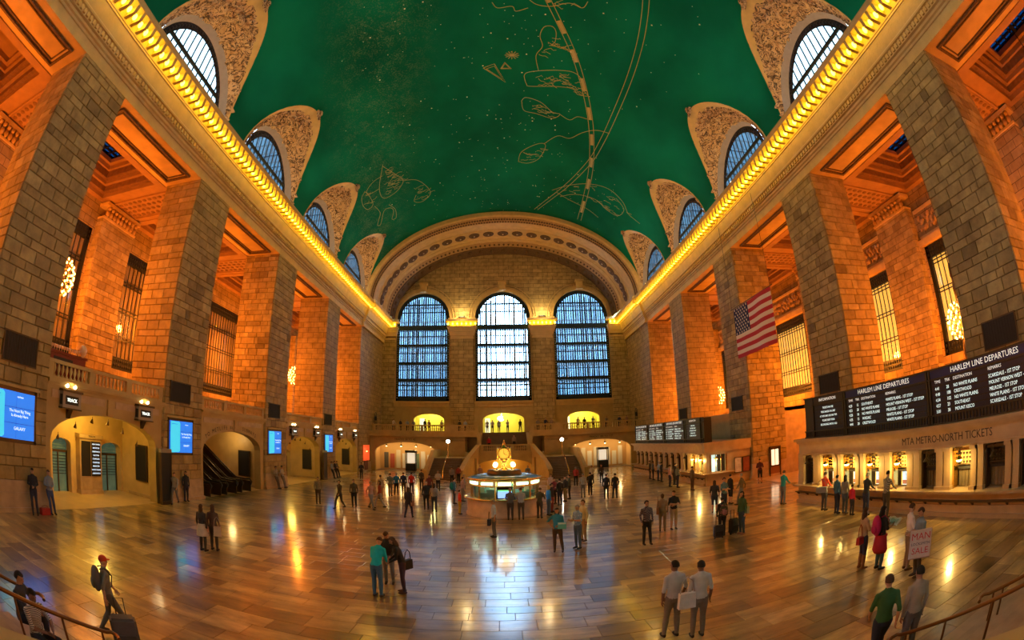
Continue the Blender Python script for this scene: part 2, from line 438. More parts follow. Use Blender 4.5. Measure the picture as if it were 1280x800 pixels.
def spline(pts, n=6):
    out = []
    P = [pts[0]] + list(pts) + [pts[-1]]
    for i in range(1, len(P)-2):
        for k in range(n):
            t = k/n
            q = []
            for a in range(2):
                p0, p1, p2, p3 = P[i-1][a], P[i][a], P[i+1][a], P[i+2][a]
                q.append(0.5*(2*p1 + (p2-p0)*t + (2*p0-5*p1+4*p2-p3)*t*t + (3*p1-p0-3*p2+p3)*t**3))
            out.append(tuple(q))
    out.append(tuple(pts[-1]))
    return out
VL = {
 'ecl': [(2.84, 20.85), (4.27, 23.99), (5.75, 27.34), (7.04, 31.08), (8.22, 35.32), (9.05, 39.67), (9.59, 44.08), (9.87, 49.39), (10.04, 55.84)],
 'equ': [(9.75, 18.92), (10.06, 21.04), (10.31, 23.95), (10.36, 27.8), (10.18, 32.34), (9.77, 38.19), (9.12, 42.73), (7.27, 49.15), (4.37, 56.1)],
 'tri1': [(-1.76, 29.54), (-0.8, 29.1), (0.17, 31.57)],
 'tri2': [(-0.26, 29.74), (0.08, 28.92), (0.64, 29.74)],
 'burst': [(0.67, 28.02)],
 'bust': [(2.97, 29.76), (2.66, 27.97), (3.11, 26.75), (2.84, 25.57), (3.09, 24.54), (3.69, 24.36), (4.05, 24.92), (4.08, 26.02), (3.86, 26.53), (4.84, 26.61), (5.52, 27.02), (5.68, 27.86)],
 'cloud': [(1.77, 30.64), (2.23, 30.06), (4.78, 29.42), (6.14, 29.46), (6.96, 30.56), (6.93, 31.34), (7.52, 32.01), (6.61, 32.14), (5.83, 31.5), (2.53, 31.98), (2.02, 31.7)],
 'fish1': [(1.68, 34.15), (2.1, 33.64), (3.46, 34.16), (4.61, 35.39), (5.38, 35.56), (4.7, 36.39), (3.12, 35.95), (1.96, 35.6)],
 'fish1tail': [(5.38, 35.56), (6.36, 36.13), (7.03, 35.36), (7.93, 35.34)],
 'fish2': [(1.7, 44.84), (1.98, 42.88), (3.6, 41.09), (4.45, 41.2), (3.95, 43.82), (2.78, 45.04)],
 'fish2tail': [(4.26, 40.95), (5.5, 39.14), (6.72, 39.12), (7.8, 37.65), (8.96, 36.63), (10.21, 36.36)],
 'scroll': [(-0.91, 22.05), (-0.5, 22.65), (0.57, 22.49), (0.88, 22.99), (1.77, 22.6)],
 'scroll2': [(1.85, 21.77), (2.46, 22.21), (3.52, 22.23), (4.76, 21.67), (5.73, 21.93), (6.04, 21.18)],
 'beast': [(5.96, 50.36), (7.66, 48.37), (9.72, 46.63), (11.83, 45.84), (13.59, 46.7), (14.63, 48.24), (15.85, 48.2)],
 'beast2': [(7.05, 51.47), (8.79, 49.81), (11.08, 49.31), (12.48, 50.25), (13.77, 50.15), (14.05, 48.01), (12.91, 46.85)],
 'beast3': [(6.46, 50.54), (8.25, 51.61), (10.62, 52.3), (12.02, 53.03)],
 'wingA': [(-12.38, 39.95), (-11.57, 42.42), (-11.06, 44.29), (-12.11, 45.69), (-13.4, 45.52), (-13.43, 43.29), (-12.38, 39.95)],
 'backA': [(-11.06, 44.29), (-9.8, 45.22), (-9.0, 47.11), (-8.72, 49.22), (-9.84, 50.34), (-10.68, 49.56), (-10.29, 48.33)],
 'bodyA': [(-12.71, 41.49), (-13.7, 41.53), (-14.53, 42.3), (-14.23, 43.14), (-13.43, 43.29)],
 'cloudA': [(-14.64, 42.1), (-15.11, 42.67), (-15.3, 44.12), (-15.09, 45.33), (-14.54, 45.21), (-14.47, 43.46), (-14.64, 42.1)],
 'legA': [(-14.48, 45.7), (-14.3, 47.63), (-14.76, 48.87), (-15.03, 49.64), (-14.71, 49.86), (-13.91, 47.89), (-13.23, 48.13), (-13.07, 49.18), (-13.55, 50.61), (-13.12, 50.84), (-12.86, 49.06), (-13.24, 47.3)],
}

m = MB()
for k_, wd_ in (('ecl', 0.30), ('equ', 0.0)):
    P_ = spline(VL[k_], 10)
    for off in (-0.22, 0.22):
        ribbon(m, [(x + off, y) for x, y in P_], 0.05)
    if wd_:
        for j in range(0, len(P_)-5, 9): ribbon(m, P_[j:j+5], 0.30)
m.build('zodiac_band', GILT, ceil, uv=False)
m = MB()
for k_ in ('tri1', 'tri2'):
    ribbon(m, VL[k_], 0.06, True)
    c_ = [sum(p[a] for p in VL[k_])/3 for a in range(2)]
    ribbon(m, [(c_[0]+(x-c_[0])*0.72, c_[1]+(y-c_[1])*0.72) for x, y in VL[k_]], 0.05, True)
m.build('gilt_triangles', GILT, ceil, uv=False)
m = MB(); bx_, by_ = VL['burst'][0]
for j in range(12):
    a = PI*2*j/12; ribbon(m, [(bx_, by_), (bx_+0.6*math.cos(a), by_+0.5*math.sin(a))], 0.05)
m.build('gilt_burst', GILT, ceil, uv=False)
def figure(keys, name, fill, rs):
    m = MB(); rn = random.Random(rs)
    for k_ in keys:
        cl = k_ in ('cloud', 'fish1', 'fish2', 'cloudA', 'wingA')
        ribbon(m, spline(VL[k_] + ([VL[k_][0]] if cl else []), 6), 0.045)
    for k_, n_ in fill:
        xs_ = [p[0] for p in VL[k_]]; ys_ = [p[1] for p in VL[k_]]
        cx_, cy_ = sum(xs_)/len(xs_), sum(ys_)/len(ys_)
        for j in range(n_):
            p = VL[k_][rn.randrange(len(VL[k_]))]; t = rn.uniform(0.1, 0.85); x = cx_+(p[0]-cx_)*t; y = cy_+(p[1]-cy_)*t
            q = [(x, y)]
            for _ in range(4): q.append((q[-1][0]+rn.uniform(0.05, 0.28), q[-1][1]+rn.uniform(-0.22, 0.22)))
            ribbon(m, q, 0.035)
    m.build(name, GILT, ceil, uv=False)
figure(('bust', 'cloud'), 'gilt_figure', (('cloud', 34), ('bust', 12)), 1)
figure(('fish1', 'fish1tail'), 'gilt_fish', (('fish1', 14),), 2)
figure(('fish2', 'fish2tail'), 'gilt_fish', (('fish2', 12),), 3)
figure(('scroll', 'scroll2'), 'gilt_scroll', (('scroll2', 5),), 4)
figure(('beast', 'beast2', 'beast3'), 'gilt_beast', (('beast', 10), ('beast2', 18)), 5)
figure(('wingA', 'backA', 'bodyA', 'cloudA', 'legA'), 'gilt_winged_beast', (('wingA', 34), ('cloudA', 5), ('backA', 14)), 6)
srn = random.Random(5)
m = MB()
for k in range(520):
    y = srn.uniform(4, 57); x = srn.gauss(0, 8)
    if abs(x) > 15: continue
    p = vxy(x, y, 0.025); n = Vector((p.x/VA**2, 0, (p.z-VZ)/VB**2)).normalized()
    r = srn.choice((0.03, 0.03, 0.035, 0.04, 0.07)); a = n.orthogonal().normalized(); c = n.cross(a)
    vs = [p + (a*math.cos(PI*i/3) + c*math.sin(PI*i/3))*r for i in range(6)] + [p - n*r*0.4]
    m.add(vs, [(i, (i+1) % 6, 6) for i in range(6)])
tag(m.build('star_field', STAR, ceil, uv=False), 'small gilt stars', kind='stuff')

# lunettes: carved tongue between window arch and groin, window with bars and panes
SKYGLASS = glass_mat('lunette glass', (0.20, 0.22, 0.21))
def lunette_meshes():
    rel, bor, rev, frm, bars, pane = MB(), MB(), MB(), MB(), MB(), MB()
    def A(p): return Vector((W, -4.6*math.cos(p), VZ + 5.35*math.sin(p)))
    def G(p):
        z = VZ + 7.0*math.sin(p); x = VA*math.sqrt(max(0, 1-((z-VZ)/VB)**2))
        return Vector((x, -5.0*math.cos(p), z))
    def S(s, p): return A(p).lerp(G(p), s)
    def surf(u, v):
        p = PI*u; s = -0.06 + v*0.88
        q = S(s, p)
        n = Vector((1, 0.55*math.cos(p), 0.75*math.sin(p) + 0.2)).normalized()
        e = min(1, min(u, 1-u)*14)*min(1, min(v, 1-v)*7)
        h = 1.3*abs(noise.noise(Vector((q.x*1.6, q.y*1.6, q.z*1.6)))) + 1.2*abs(noise.noise(Vector((q.y*3.3, q.z*3.3, q.x*3.3)))) - 0.6
        fig = math.exp(-((u-0.5)/0.045)**2)*math.exp(-((v-0.55)/0.28)**2)*0.9        # central wheel and figure
        wing = math.exp(-((abs(u-0.5)-0.10)/0.05)**2)*math.exp(-((v-0.62)/0.16)**2)*0.5
        return q - n*(e*(0.42*h + 0.32*fig + 0.22*wing) + 0.02)
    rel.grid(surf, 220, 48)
    bor.grid(lambda u, v: S(0.75 + v*0.255, PI*u) - Vector((0.06, 0, 0.06))*math.sin(PI*min(1, v*1.0)), 48, 3)
    # cartouche at the tip
    t = S(1.0, PI/2)
    for k in range(9):
        a = 2*PI*k/9
        rel.ell((t.x-0.05+0.16*math.cos(a)*0.6, 0.42*math.cos(a), t.z-0.12+0.34*math.sin(a)*0.7), (0.13, 0.15, 0.15), 6, 4)
    rel.ell((t.x-0.2, 0, t.z+0.02), (0.2, 0.2, 0.3), 8, 5)
    # central wheel/globe
    c = S(0.5, PI/2)
    rel.ell((c.x-0.15, 0, c.z-0.18), (0.28, 0.5, 0.38), 10, 6)
    # reveal ring and dark patterned frame
    rev.grid(lambda u, v: (W - 0.08 + 0.55*v, (-4.6+0.3*v)*math.cos(PI*u), VZ + (5.35-0.35*v)*math.sin(PI*u)), 40, 1)
    frm.grid(lambda u, v: (W + 0.42, (-4.34+0.5*v)*math.cos(PI*u), VZ + (5.05-0.55*v)*math.sin(PI*u)), 40, 1)
    for k in range(40):
        a = PI*(k+0.5)/40
        frm.ell((W+0.40, -4.09*math.cos(a), VZ+4.77*math.sin(a)), (0.06, 0.13, 0.13), 6, 4)
    for k in range(-6, 7):
        y = k*0.58; h = 4.55*math.sqrt(max(0, 1-(y/3.9)**2))
        if h > 0.1: bars.box(W+0.40, W+0.44, y-0.055, y+0.055, VZ-0.3, VZ+h)
    bars.box(W+0.36, W+0.48, -3.4, 3.4, VZ+2.3, VZ+2.55)
    bars.box(W+0.36, W+0.48, -4.2, 4.2, VZ-0.3, VZ+0.15)
    pane.grid(lambda u, v: (W+0.50, (-4.1)*math.cos(PI*u)*1.0, VZ - 0.1 + (4.75*math.sin(PI*u)+0.1)*v), 32, 1, smooth=False)
    return rel, bor, rev, frm, bars, pane
LUN = lunette_meshes()
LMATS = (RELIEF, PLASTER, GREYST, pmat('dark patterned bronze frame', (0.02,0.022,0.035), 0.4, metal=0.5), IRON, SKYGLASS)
LNAMES = ('relief', 'border', 'reveal', 'patterned_frame', 'bars', 'pane')
ldata = {}
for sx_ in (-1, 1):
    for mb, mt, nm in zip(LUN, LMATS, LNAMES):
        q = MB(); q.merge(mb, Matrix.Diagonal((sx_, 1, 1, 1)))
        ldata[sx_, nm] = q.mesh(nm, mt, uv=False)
ORD = ['beside the camera', 'first', 'second', 'third', 'fourth']
wn = 1
for sx_ in (-1, 1):
    for i in range(0, 5):
        root = link('window_%d' % wn, None, None, (0, bayc(i), 0)); wn += 1
        struct(root, 'half-round clerestory window in carved hood, %s from camera above the %s cornice' % (ORD[i], 'left' if sx_ < 0 else 'right') if i else
               'half-round clerestory window in carved hood above %s cornice beside camera' % ('left' if sx_ < 0 else 'right'), 'window')
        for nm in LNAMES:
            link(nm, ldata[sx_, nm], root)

# ------------------------------------------------------------------ glowing bulb cornice along both sides
COVE = pmat('cream cove moulding', (0.72, 0.52, 0.22), 0.6, noise_amt=0.2, nscale=1.2)
BULB = emit_mat('yellow cornice bulb', (1.0, 0.66, 0.03), 18.0)
def cornice_profile(o=0.0):
    return [(0.03+o, ZT+0.01), (0.03+o, 19.05), (0.10+o, 19.07), (0.10+o, 19.2), (0.2+o, 19.25), (0.2+o, 19.34), (0.12+o, 19.36), (0.12+o, 19.46), (0.25+o, 19.5),
            (0.25+o, 19.85), (0.38+o, 19.88), (0.40+o, 19.95), (0.60+o, 20.75), (0.66+o, 20.76), (0.66+o, 20.86), (0.70+o, 20.88),
            (0.70+o, 21.55), (1.45+o, 21.6), (1.5+o, 21.85), (1.42+o, 22.0), (0.2, 22.25), (-0.6, 22.25), (-0.6, ZT+0.01)]
bulb_me = MB().ell((0,0,0), (0.13, 0.13, 0.2), 8, 6).mesh('light_bulb', BULB, uv=False)
def cornice_side(s, n):
    root = None
    for (y0, y1, o) in ((YW, 56.95, 0.0), (56.95, D, 0.28)):
        pr = cornice_profile(o)
        q = MB().prism([(s*(-W + a) if s > 0 else -(-W + a), z) for a, z in pr], 'y', y0, y1)
        if root is None:
            root = q.build('trim_%d' % n, [PLASTER])
            struct(root, 'bulb-lit stone cornice running along the %s side of the hall' % ('left' if s > 0 else 'right'), 'cornice')
        else:
            q.build('end_cornice', PLASTER, root)
    X = lambda a: s*(-W + a)
    cv = MB(); cv.grid(lambda u, v: (X(0.41 + 0.21*v**1.6), YW + (56.9-YW)*u, 19.96 + 0.84*v), 1, 6, smooth=True)
    cv.grid(lambda u, v: (X(0.69 + 0.21*v**1.6), 56.95 + (D-56.95)*u, 19.96 + 0.84*v), 1, 6, smooth=True)
    cv.build('cove', COVE, root, uv=False)
    den, mod = MB(), MB()
    y = 2.0
    while y < 56.7:
        den.box(X(0.25), X(0.36), y, y+0.16, 19.56, 19.80); y += 0.30
    y = 3.0; k = 0
    while y < D-0.5:
        o = 0.28 if y > 56.95 else 0
        mod.box(X(0.68+o), X(1.42+o), y-0.31-0.10, y-0.31+0.10, 21.0, 21.57)
        bl = link('light_bulb', bulb_me, root, (X(1.14+o), y, 21.16))
        y += 0.62
    tag(den.build('dentil_row', PLASTER, root), kind='stuff')
    tag(mod.build('bracket_row', PLASTER, root), kind='stuff')
    # soffit the bulbs hang from is the underside of the corona; backing cup behind them
    return root
cornL = cornice_side(1, 1)
cornR = cornice_side(-1, 2)

# ------------------------------------------------------------------ upper wall band over the openings, closes hall from gallery
for s, nm in ((-1, 'left'), (1, 'right')):
    q = MB().box(s*(W+0.04), s*(W+3.2), YW, D, ZT, 22.2)
    q.box(s*(W+0.9), s*(W+1.2), YW, D, 22.0, 22.6)
    o = q.build('wall_%s' % nm, PLASTER); struct(o, 'plain stone architrave above the bay openings on the %s' % nm, 'wall')
    for i in range(0, 5):
        a, b_ = bay(i)
        g = MB()
        g.frame(s*(W+0.55), s*(W+2.63), a+0.6, b_-0.6, 0.15, ZT-0.12, ZT+0.01)
        g.frame(s*(W+0.85), s*(W+2.33), a+0.9, b_-0.9, 0.08, ZT-0.06, ZT+0.01)
        g.build('soffit_moulding', DARKORN, o)

# ------------------------------------------------------------------ stone pillars between the bays, coursed block by block
COURSES = (0.54, 0.36)
bcache = {}
def block_mesh(l, h, d=0.05):
    k = (round(l, 2), round(h, 2))
    if k not in bcache:
        b = 0.022; x, z = k[0]/2-0.008, k[1]/2-0.008
        m = MB().add([(-x,0,-z),(x,0,-z),(x,0,z),(-x,0,z),(-x+b,-d,-z+b),(x-b,-d,-z+b),(x-b,-d,z-b),(-x+b,-d,z-b)],
                     [(4,5,6,7),(0,1,5,4),(1,2,6,5),(2,3,7,6),(3,0,4,7)])
        bcache[k] = m.mesh('stone_block', STONE, uv=False)
    return bcache[k]
def course_face(parent, org, rotz, width, z0, z1, rng, unit=0.94):
    """blocks laid over a vertical face; org = left end seen from outside, local -y is outward"""
    z = z0; r = 0
    ca, sa = math.cos(rotz), math.sin(rotz)
    while z < z1 - 0.1:
        h = COURSES[r % 2]
        if z + h > z1 - 0.12: h = z1 - z
        n = max(1, round(width/unit)); l = width/n
        cuts = [0] + ([l*0.5 + l*k for k in range(n)] if r % 2 else [l*k for k in range(1, n)]) + [width]
        if rng.random() < 0.3: cuts = [0] + [min(width-0.3, c + rng.choice((-0.25, 0.25))) for c in cuts[1:-1]] + [width]
        for a, c in zip(cuts, cuts[1:]):
            if c - a < 0.12: continue
            mid = (a + c)/2
            o = link('stone_block', block_mesh(c-a, h), parent, (org[0] + ca*mid, org[1] + sa*mid, z + h/2), rotz)
        z += h; r += 1
PIL = {}
for s, nm in ((-1, 'left'), (1, 'right')):
    for i in range(0, 6):
        y0, y1 = pier(i)
        dp = 3.0 if i < 3 else 3.3
        if i == 5: y1 = D
        q = MB().box(s*W, s*(W+dp), y0, y1, 0, ZT+0.2)
        detailed = i in (1, 2, 3)
        o = q.build('stone_pillar', MORTAR if detailed else ASHLAR)
        PIL[s, i] = o
        lab = ['stone pillar beside the camera on the %s side' % nm, 'nearest fully seen block-built stone pillar, %s side' % nm, 'second block-built stone pillar from camera on the %s side' % nm,
               'third block-built stone pillar from camera on the %s side' % nm, 'fourth stone pillar from camera on the %s side' % nm, 'stone end block beside the tall windows, %s side' % nm][i]
        struct(o, lab, 'pillar')
        if detailed:
            rng = random.Random(i*7 + s)
            z0 = 1.2
            if s < 0:
                course_face(o, (-W, y0, 0), PI/2, PW, z0, ZT, rng)          # hall face, outward +x
                course_face(o, (-W-dp, y0, 0), 0, dp, z0 if i else 0, ZT, rng)   # near face, outward -y
            else:
                course_face(o, (W, y1, 0), -PI/2, PW, z0, ZT, rng)
                course_face(o, (W, y0, 0), 0, dp, z0, ZT, rng)
        # plinth
        pl = MB().box(s*(W-0.12), s*(W+dp), y0-0.06, y1+0.06 if i < 5 else y1, 0, 0.75)
        pl.box(s*(W-0.08), s*(W+dp), y0-0.04, y1+0.04 if i < 5 else y1, 0.75, 1.2)
        pl.box(s*(W-0.2), s*(W+dp), y0-0.1, y1+0.1 if i < 5 else y1, 0, 0.18)
        pl.build('plinth', MARBLE, o)

# ------------------------------------------------------------------ galleries behind the pillars
GCEIL = pmat('brown gallery plaster', (0.33,0.18,0.075), 0.7, noise_amt=0.35, nscale=1.2, bump=0.15, bscale=8)
GORN = pmat('brown carved gallery ornament', (0.20,0.10,0.04), 0.7, noise_amt=0.6, nscale=4, bump=1.0, bscale=9)
for s, nm in ((-1, 'left'), (1, 'right')):
    # gallery floor slab (right middle bay stays open down to the hall floor)
    fb = MB()
    spans = [(YW, D)] if s < 0 else [(YW, bay(2)[0]), (bay(2)[1], D)]
    for a, b_ in spans: fb.box(s*(W+0.3), s*(BACK+0.3), a, b_, 5.0, 5.3)
    if s > 0:
        fb.box(s*W, s*(BACK+0.3), bay(2)[0]-0.2, bay(2)[1]+0.2, -0.3, 0.0)
        fb.box(W+3, BACK, bay(2)[0]-0.3, bay(2)[0], 0, 5.3); fb.box(W+3, BACK, bay(2)[1], bay(2)[1]+0.3, 0, 5.3)
    o = fb.build('floor', MARBLE); struct(o, 'upper gallery floor behind the %s pillars' % nm, 'floor')
    # back wall with window openings between engaged pilasters
    z0w, z1w = (7.6, 16.4) if s < 0 else (6.6, 14.2)
    wl = MB()
    wl.box(s*BACK, s*(BACK+0.4), YW, D, 0 if s > 0 else 5, z0w); wl.box(s*BACK, s*(BACK+0.4), YW, D, z1w, 21.5)
    wl.box(s*BACK, s*(BACK+0.4), YW, pier(0)[0], z0w, z1w)
    for i in range(0, 6):
        a, b_ = pier(i)
        wl.box(s*BACK, s*(BACK+0.4), a-0.25, (b_+0.25) if i < 5 else D, z0w, z1w)
    wl.box(s*W, s*(BACK+0.4), YW-0.3, YW, 0, 22); wl.box(s*W, s*(BACK+0.4), D, D+0.3, 0, 22)
    o = wl.build('wall_%s' % nm, ASHLAR); struct(o, 'coursed stone back wall of the %s gallery' % nm, 'wall')
    for i in range(0, 6):
        a, b_ = pier(i); b_ = min(b_, D)
        if i in (2,):
            p = MB().box(s*(BACK-0.75), s*BACK, a, b_, 5.3, 17.3).build('engaged_pilaster', MORTAR, o)
            rng = random.Random(40+i)
            if s < 0:
                course_face(p, (-BACK+0.75, a, 0), PI/2, PW, 5.3, 17.3, rng); course_face(p, (-BACK, a, 0), 0, 0.75, 5.3, 17.3, rng, 0.75)
            else:
                course_face(p, (BACK-0.75, b_, 0), -PI/2, PW, 5.3, 17.3, rng); course_face(p, (BACK-0.75, a, 0), 0, 0.75, 5.3, 17.3, rng, 0.75)
        else:
            p = MB().box(s*(BACK-0.8), s*BACK, a, b_, 5.3, 17.3).build('engaged_pilaster', ASHLAR, o)
        if i < 5:
            c = MB().box(s*(BACK-0.9), s*BACK, a-0.08, b_+0.08, 17.2, 17.35); c.box(s*(BACK-1.1), s*BACK, a-0.2, b_+0.2, 18.1, 18.35)
            nn = 9
            for k in range(nn):
                yk = a + (k+0.5)*PW/nn
                c.ell((s*(BACK-0.85), yk, 17.6), (0.22, 0.2, 0.26), 7, 5, 1); c.ell((s*(BACK-0.95), yk, 17.95), (0.24, 0.17, 0.16), 7, 5, 1)
            c.build('capital', [PLASTER, ORNAM], p)
    # gallery ceiling: beams on pillar lines, stepped coffers, skylights
    cb = MB()
    for i in range(0, 6):
        a, b_ = pier(i); b_ = min(b_, D)
        cb.box(s*(W+3.0), s*BACK, a, b_, ZT, 21.3)
    cb.box(s*(W+3.0), s*BACK, YW, pier(0)[0], ZT, 21.3)
    sky = []
    for i in range(0, 5):
        a, b_ = bay(i); x0, x1 = W+3.2, BACK
        for k, (ins, za, zb) in enumerate(((0.0, 18.45, 18.75), (0.35, 18.75, 19.15), (0.6, 19.15, 19.4), (0.95, 19.4, 19.9), (1.15, 19.9, 20.2), (1.45, 20.2, 20.5))):
            t = ins + 0.35 + 0.25
            cb.frame(s*x0, s*x1, a, b_, t, za, zb, 1 if k in (1, 3) else 0)
        t = 1.9
        if i in (1, 2, 3, 4) or s > 0:
            cb.frame(s*x0, s*x1, a, b_, t, 20.5, 20.8)
            sky.append((x0+t, x1-t, a+t, b_-t))
        else:
            cb.box(s*x0, s*x1, a, b_, 20.5, 20.8)
    o = cb.build('ceiling', [GCEIL, GORN]); struct(o, 'coffered ceiling of the %s gallery with carved beams' % nm, 'ceiling')
    pan = MB()
    for i in range(0, 6):
        a, b_ = pier(i); b_ = min(b_, D)
        fx0, fx1 = W+3.6, BACK-0.9
        pan.frame(s*fx0, s*fx1, a+0.5, b_-0.5, 0.14, ZT-0.09, ZT+0.01)
        pan.frame(s*(fx0+0.22), s*(fx1-0.22), a+0.72, b_-0.72, 0.06, ZT-0.05, ZT+0.01)
        if i < 4:
            for xk in range(10):
                for yk in range(4):
                    pan.ell((s*(fx0+0.45+xk*(fx1-fx0-0.9)/9), a+1.0+yk*(PW-2.0)/3, ZT), (0.2, 0.2, 0.07), 7, 4, 1)
    pan.build('beam_panel', [GCEIL, GORN], o)
    for k, (xa, xb, ya, yb) in enumerate(sky):
        root = link('window_%d' % wn, None); wn += 1
        struct(root, 'blue skylight in the coffered %s gallery ceiling, bay %s' % (nm, (['beside the camera'] if s > 0 else []).__add__(['beyond first pillar', 'beyond second pillar', 'beyond third pillar', 'beyond fourth pillar'])[k]), 'skylight')
        br_ = MB()
        for t in range(7):
            x = xa + (xb-xa)*t/6; br_.box(s*(x-0.05), s*(x+0.05), ya, yb, 20.6, 20.75)
        for t in range(8):
            y = ya + (yb-ya)*t/7; br_.box(s*xa, s*xb, y-0.05, y+0.05, 20.6, 20.75)
        br_.box(s*(xa+(xb-xa)*0.5-0.14), s*(xa+(xb-xa)*0.5+0.14), ya, yb, 20.55, 20.75); br_.box(s*xa, s*xb, (ya+yb)/2-0.14, (ya+yb)/2+0.14, 20.55, 20.75)
        br_.build('glazing_bars', IRON, root)
        MB().box(s*xa, s*xb, ya, yb, 20.78, 20.80).build('pane', glass_mat('skylight glass', (0.013, 0.062, 0.11)), root)

# tall grilled windows in the gallery back walls
BLIND = pmat('buff blinds', (0.50, 0.36, 0.20), 0.8, noise_amt=0.3, nscale=0.6)
LITBLIND = pmat('lit amber blinds', (0.8, 0.55, 0.2), 0.8, emis=(1.0, 0.50, 0.08), es=1.3, noise_amt=0.2)
CLEAR = glass_mat('clear window glass', (0.95, 0.97, 1.0))
for s, nm in ((-1, 'left'), (1, 'right')):
    z0w, z1w = (7.6, 16.4) if s < 0 else (6.6, 14.2)
    for i in range(0, 5):
        a, b_ = bay(i); a += 0.25; b_ -= 0.25
        root = link('window_%d' % wn, None); wn += 1
        struct(root, 'tall iron-grilled window in the %s gallery wall, %s' % (nm, ['beside camera', 'beyond first pillar', 'beyond second pillar', 'beyond third pillar', 'beyond fourth pillar'][i]), 'window')
        fr = MB()
        fr.box(s*(BACK+0.05), s*(BACK+0.3), a, a+0.35, z0w, z1w); fr.box(s*(BACK+0.05), s*(BACK+0.3), b_-0.35, b_, z0w, z1w)
        fr.box(s*(BACK+0.05), s*(BACK+0.3), a, b_, z1w-0.9, z1w); fr.box(s*(BACK+0.05), s*(BACK+0.3), a, b_, z0w, z0w+0.9)
        for t in range(30):
            for zz in (z0w+0.3, z0w+0.65, z1w-0.3, z1w-0.65):
                fr.ell((s*(BACK+0.04), a+0.2+(b_-a-0.4)*t/29, zz), (0.05, 0.1, 0.13), 6, 4)
        fr.build('patterned_frame', IRON, root)
        g = MB(); n = 17
        for t in range(1, n):
            y = a + (b_-a)*t/n; g.cyl((s*(BACK+0.08), y, z0w+0.8), (s*(BACK+0.08), y, z1w-0.8), 0.045, n=5, caps=False)
        zz = z0w + 2.2
        while zz < z1w-1.2:
            g.box(s*(BACK+0.04), s*(BACK+0.12), a, b_, zz, zz+0.07); g.box(s*(BACK+0.04), s*(BACK+0.12), a, b_, zz+0.25, zz+0.32); zz += 2.0
        g.build('grille', IRON, root)
        MB().box(s*(BACK+0.22), s*(BACK+0.235), a, b_, z0w, z1w).build('pane', CLEAR, root)
        bl = MB(); nb = 26
        for t in range(nb):
            y0b = a + (b_-a)*t/nb; bl.box(s*(BACK+0.36), s*(BACK+0.40), y0b+0.02, y0b+(b_-a)/nb-0.02, z0w, z1w)
        bl.box(s*(BACK+0.41), s*(BACK+0.5), a-0.3, b_+0.3, z0w-0.2, z1w+0.2)
        bl.build('blind', LITBLIND if s > 0 else BLIND, root)
        if s > 0:
            fz = MB().box(s*(BACK-0.15), s*BACK, a, b_, z1w+0.5, z1w+0.75); fz.box(s*(BACK-0.35), s*BACK, a-0.2, b_+0.2, z1w+0.05, z1w+0.5)
            fz.box(s*(BACK-0.2), s*BACK, a, b_, z1w+2.5, z1w+2.7)
            rr = random.Random(3)
            for k in range(36):
                yk = a + 0.3 + (b_-a-0.6)*k/35
                fz.ell((s*(BACK-0.05), yk, z1w+1.6+0.45*math.sin(k*1.3)), (0.16, 0.2, 0.24), 7, 5, 1)
                fz.ell((s*(BACK-0.05), yk, z1w+1.6-0.45*math.sin(k*1.3+0.6)), (0.12, 0.14, 0.2), 6, 4, 1)
            fz.build('frieze_panel', [PLASTER, ORNAM], root)

# hanging chandeliers in the galleries (bulb-studded bronze globes), each really lit
CBULB = emit_mat('chandelier bulb', (1.0, 0.60, 0.16), 9.0)
def chandelier(x, y, z, label):
    t = thing('chandelier', label, 'chandelier', (x, y, z), group='gallery chandeliers')
    MB().cyl((0,0,1.3), (0,0,20.6-z), 0.035, n=5).lathe([(0.02,3.4),(0.16,3.3),(0.2,2.6),(0.12,2.4),(0.2,1.9),(0.14,1.35),(0.05,1.25)], n=8).lathe([(0.03,-1.1),(0.16,-1.25),(0.2,-1.9),(0.1,-2.3),(0.02,-2.4)], n=8).build('stem', BRONZE, t, uv=False)
    c = MB()
    for k in range(7):
        zz = -0.95 + k*0.32; r = 0.95*math.sqrt(max(0.02, 1-(zz/1.2)**2))
        c.lathe([(r-0.02, zz-0.015), (r, zz), (r-0.02, zz+0.015)], n=20)
    for k in range(10):
        a = 2*PI*k/10
        c.tube([(0.93*math.cos(b)*math.cos(a), 0.93*math.cos(b)*math.sin(a), 1.15*math.sin(b)) for b in [(-PI/2 + PI*j/8) for j in range(9)]], 0.014, 4)
    c.build('cage', BRONZE, t, uv=False)
    bme = chandelier.__dict__.setdefault('b', MB().ell((0,0,0), (0.065,0.065,0.085), 6, 4).mesh('bulb', CBULB, uv=False))
    for k in range(7):
        zz = -0.95 + k*0.32; r = 0.99*math.sqrt(max(0.02, 1-(zz/1.2)**2)); n = max(5, int(r*14))
        for j in range(n):
            a = 2*PI*(j + 0.5*(k % 2))/n
            link('bulb', bme, t, (r*math.cos(a), r*math.sin(a), zz))
    ld = bpy.data.lights.new('chandelier light', 'POINT'); ld.energy = 4300; ld.color = (1.0, 0.235, 0.015); ld.shadow_soft_size = 0.3
    lo = bpy.data.objects.new('chandelier_light', ld); COL.objects.link(lo); lo.parent = t
    return t
for s, nm, z in ((-1, 'left', 11.4), (1, 'right', 8.1)):
    for i in range(0, 5):
        chandelier(s*25.3, bayc(i), z, 'bulb-studded globe chandelier in the %s gallery %s' % (nm, ['beside the camera', 'behind first pillar', 'behind second pillar', 'behind third pillar', 'behind fourth pillar'][i]))

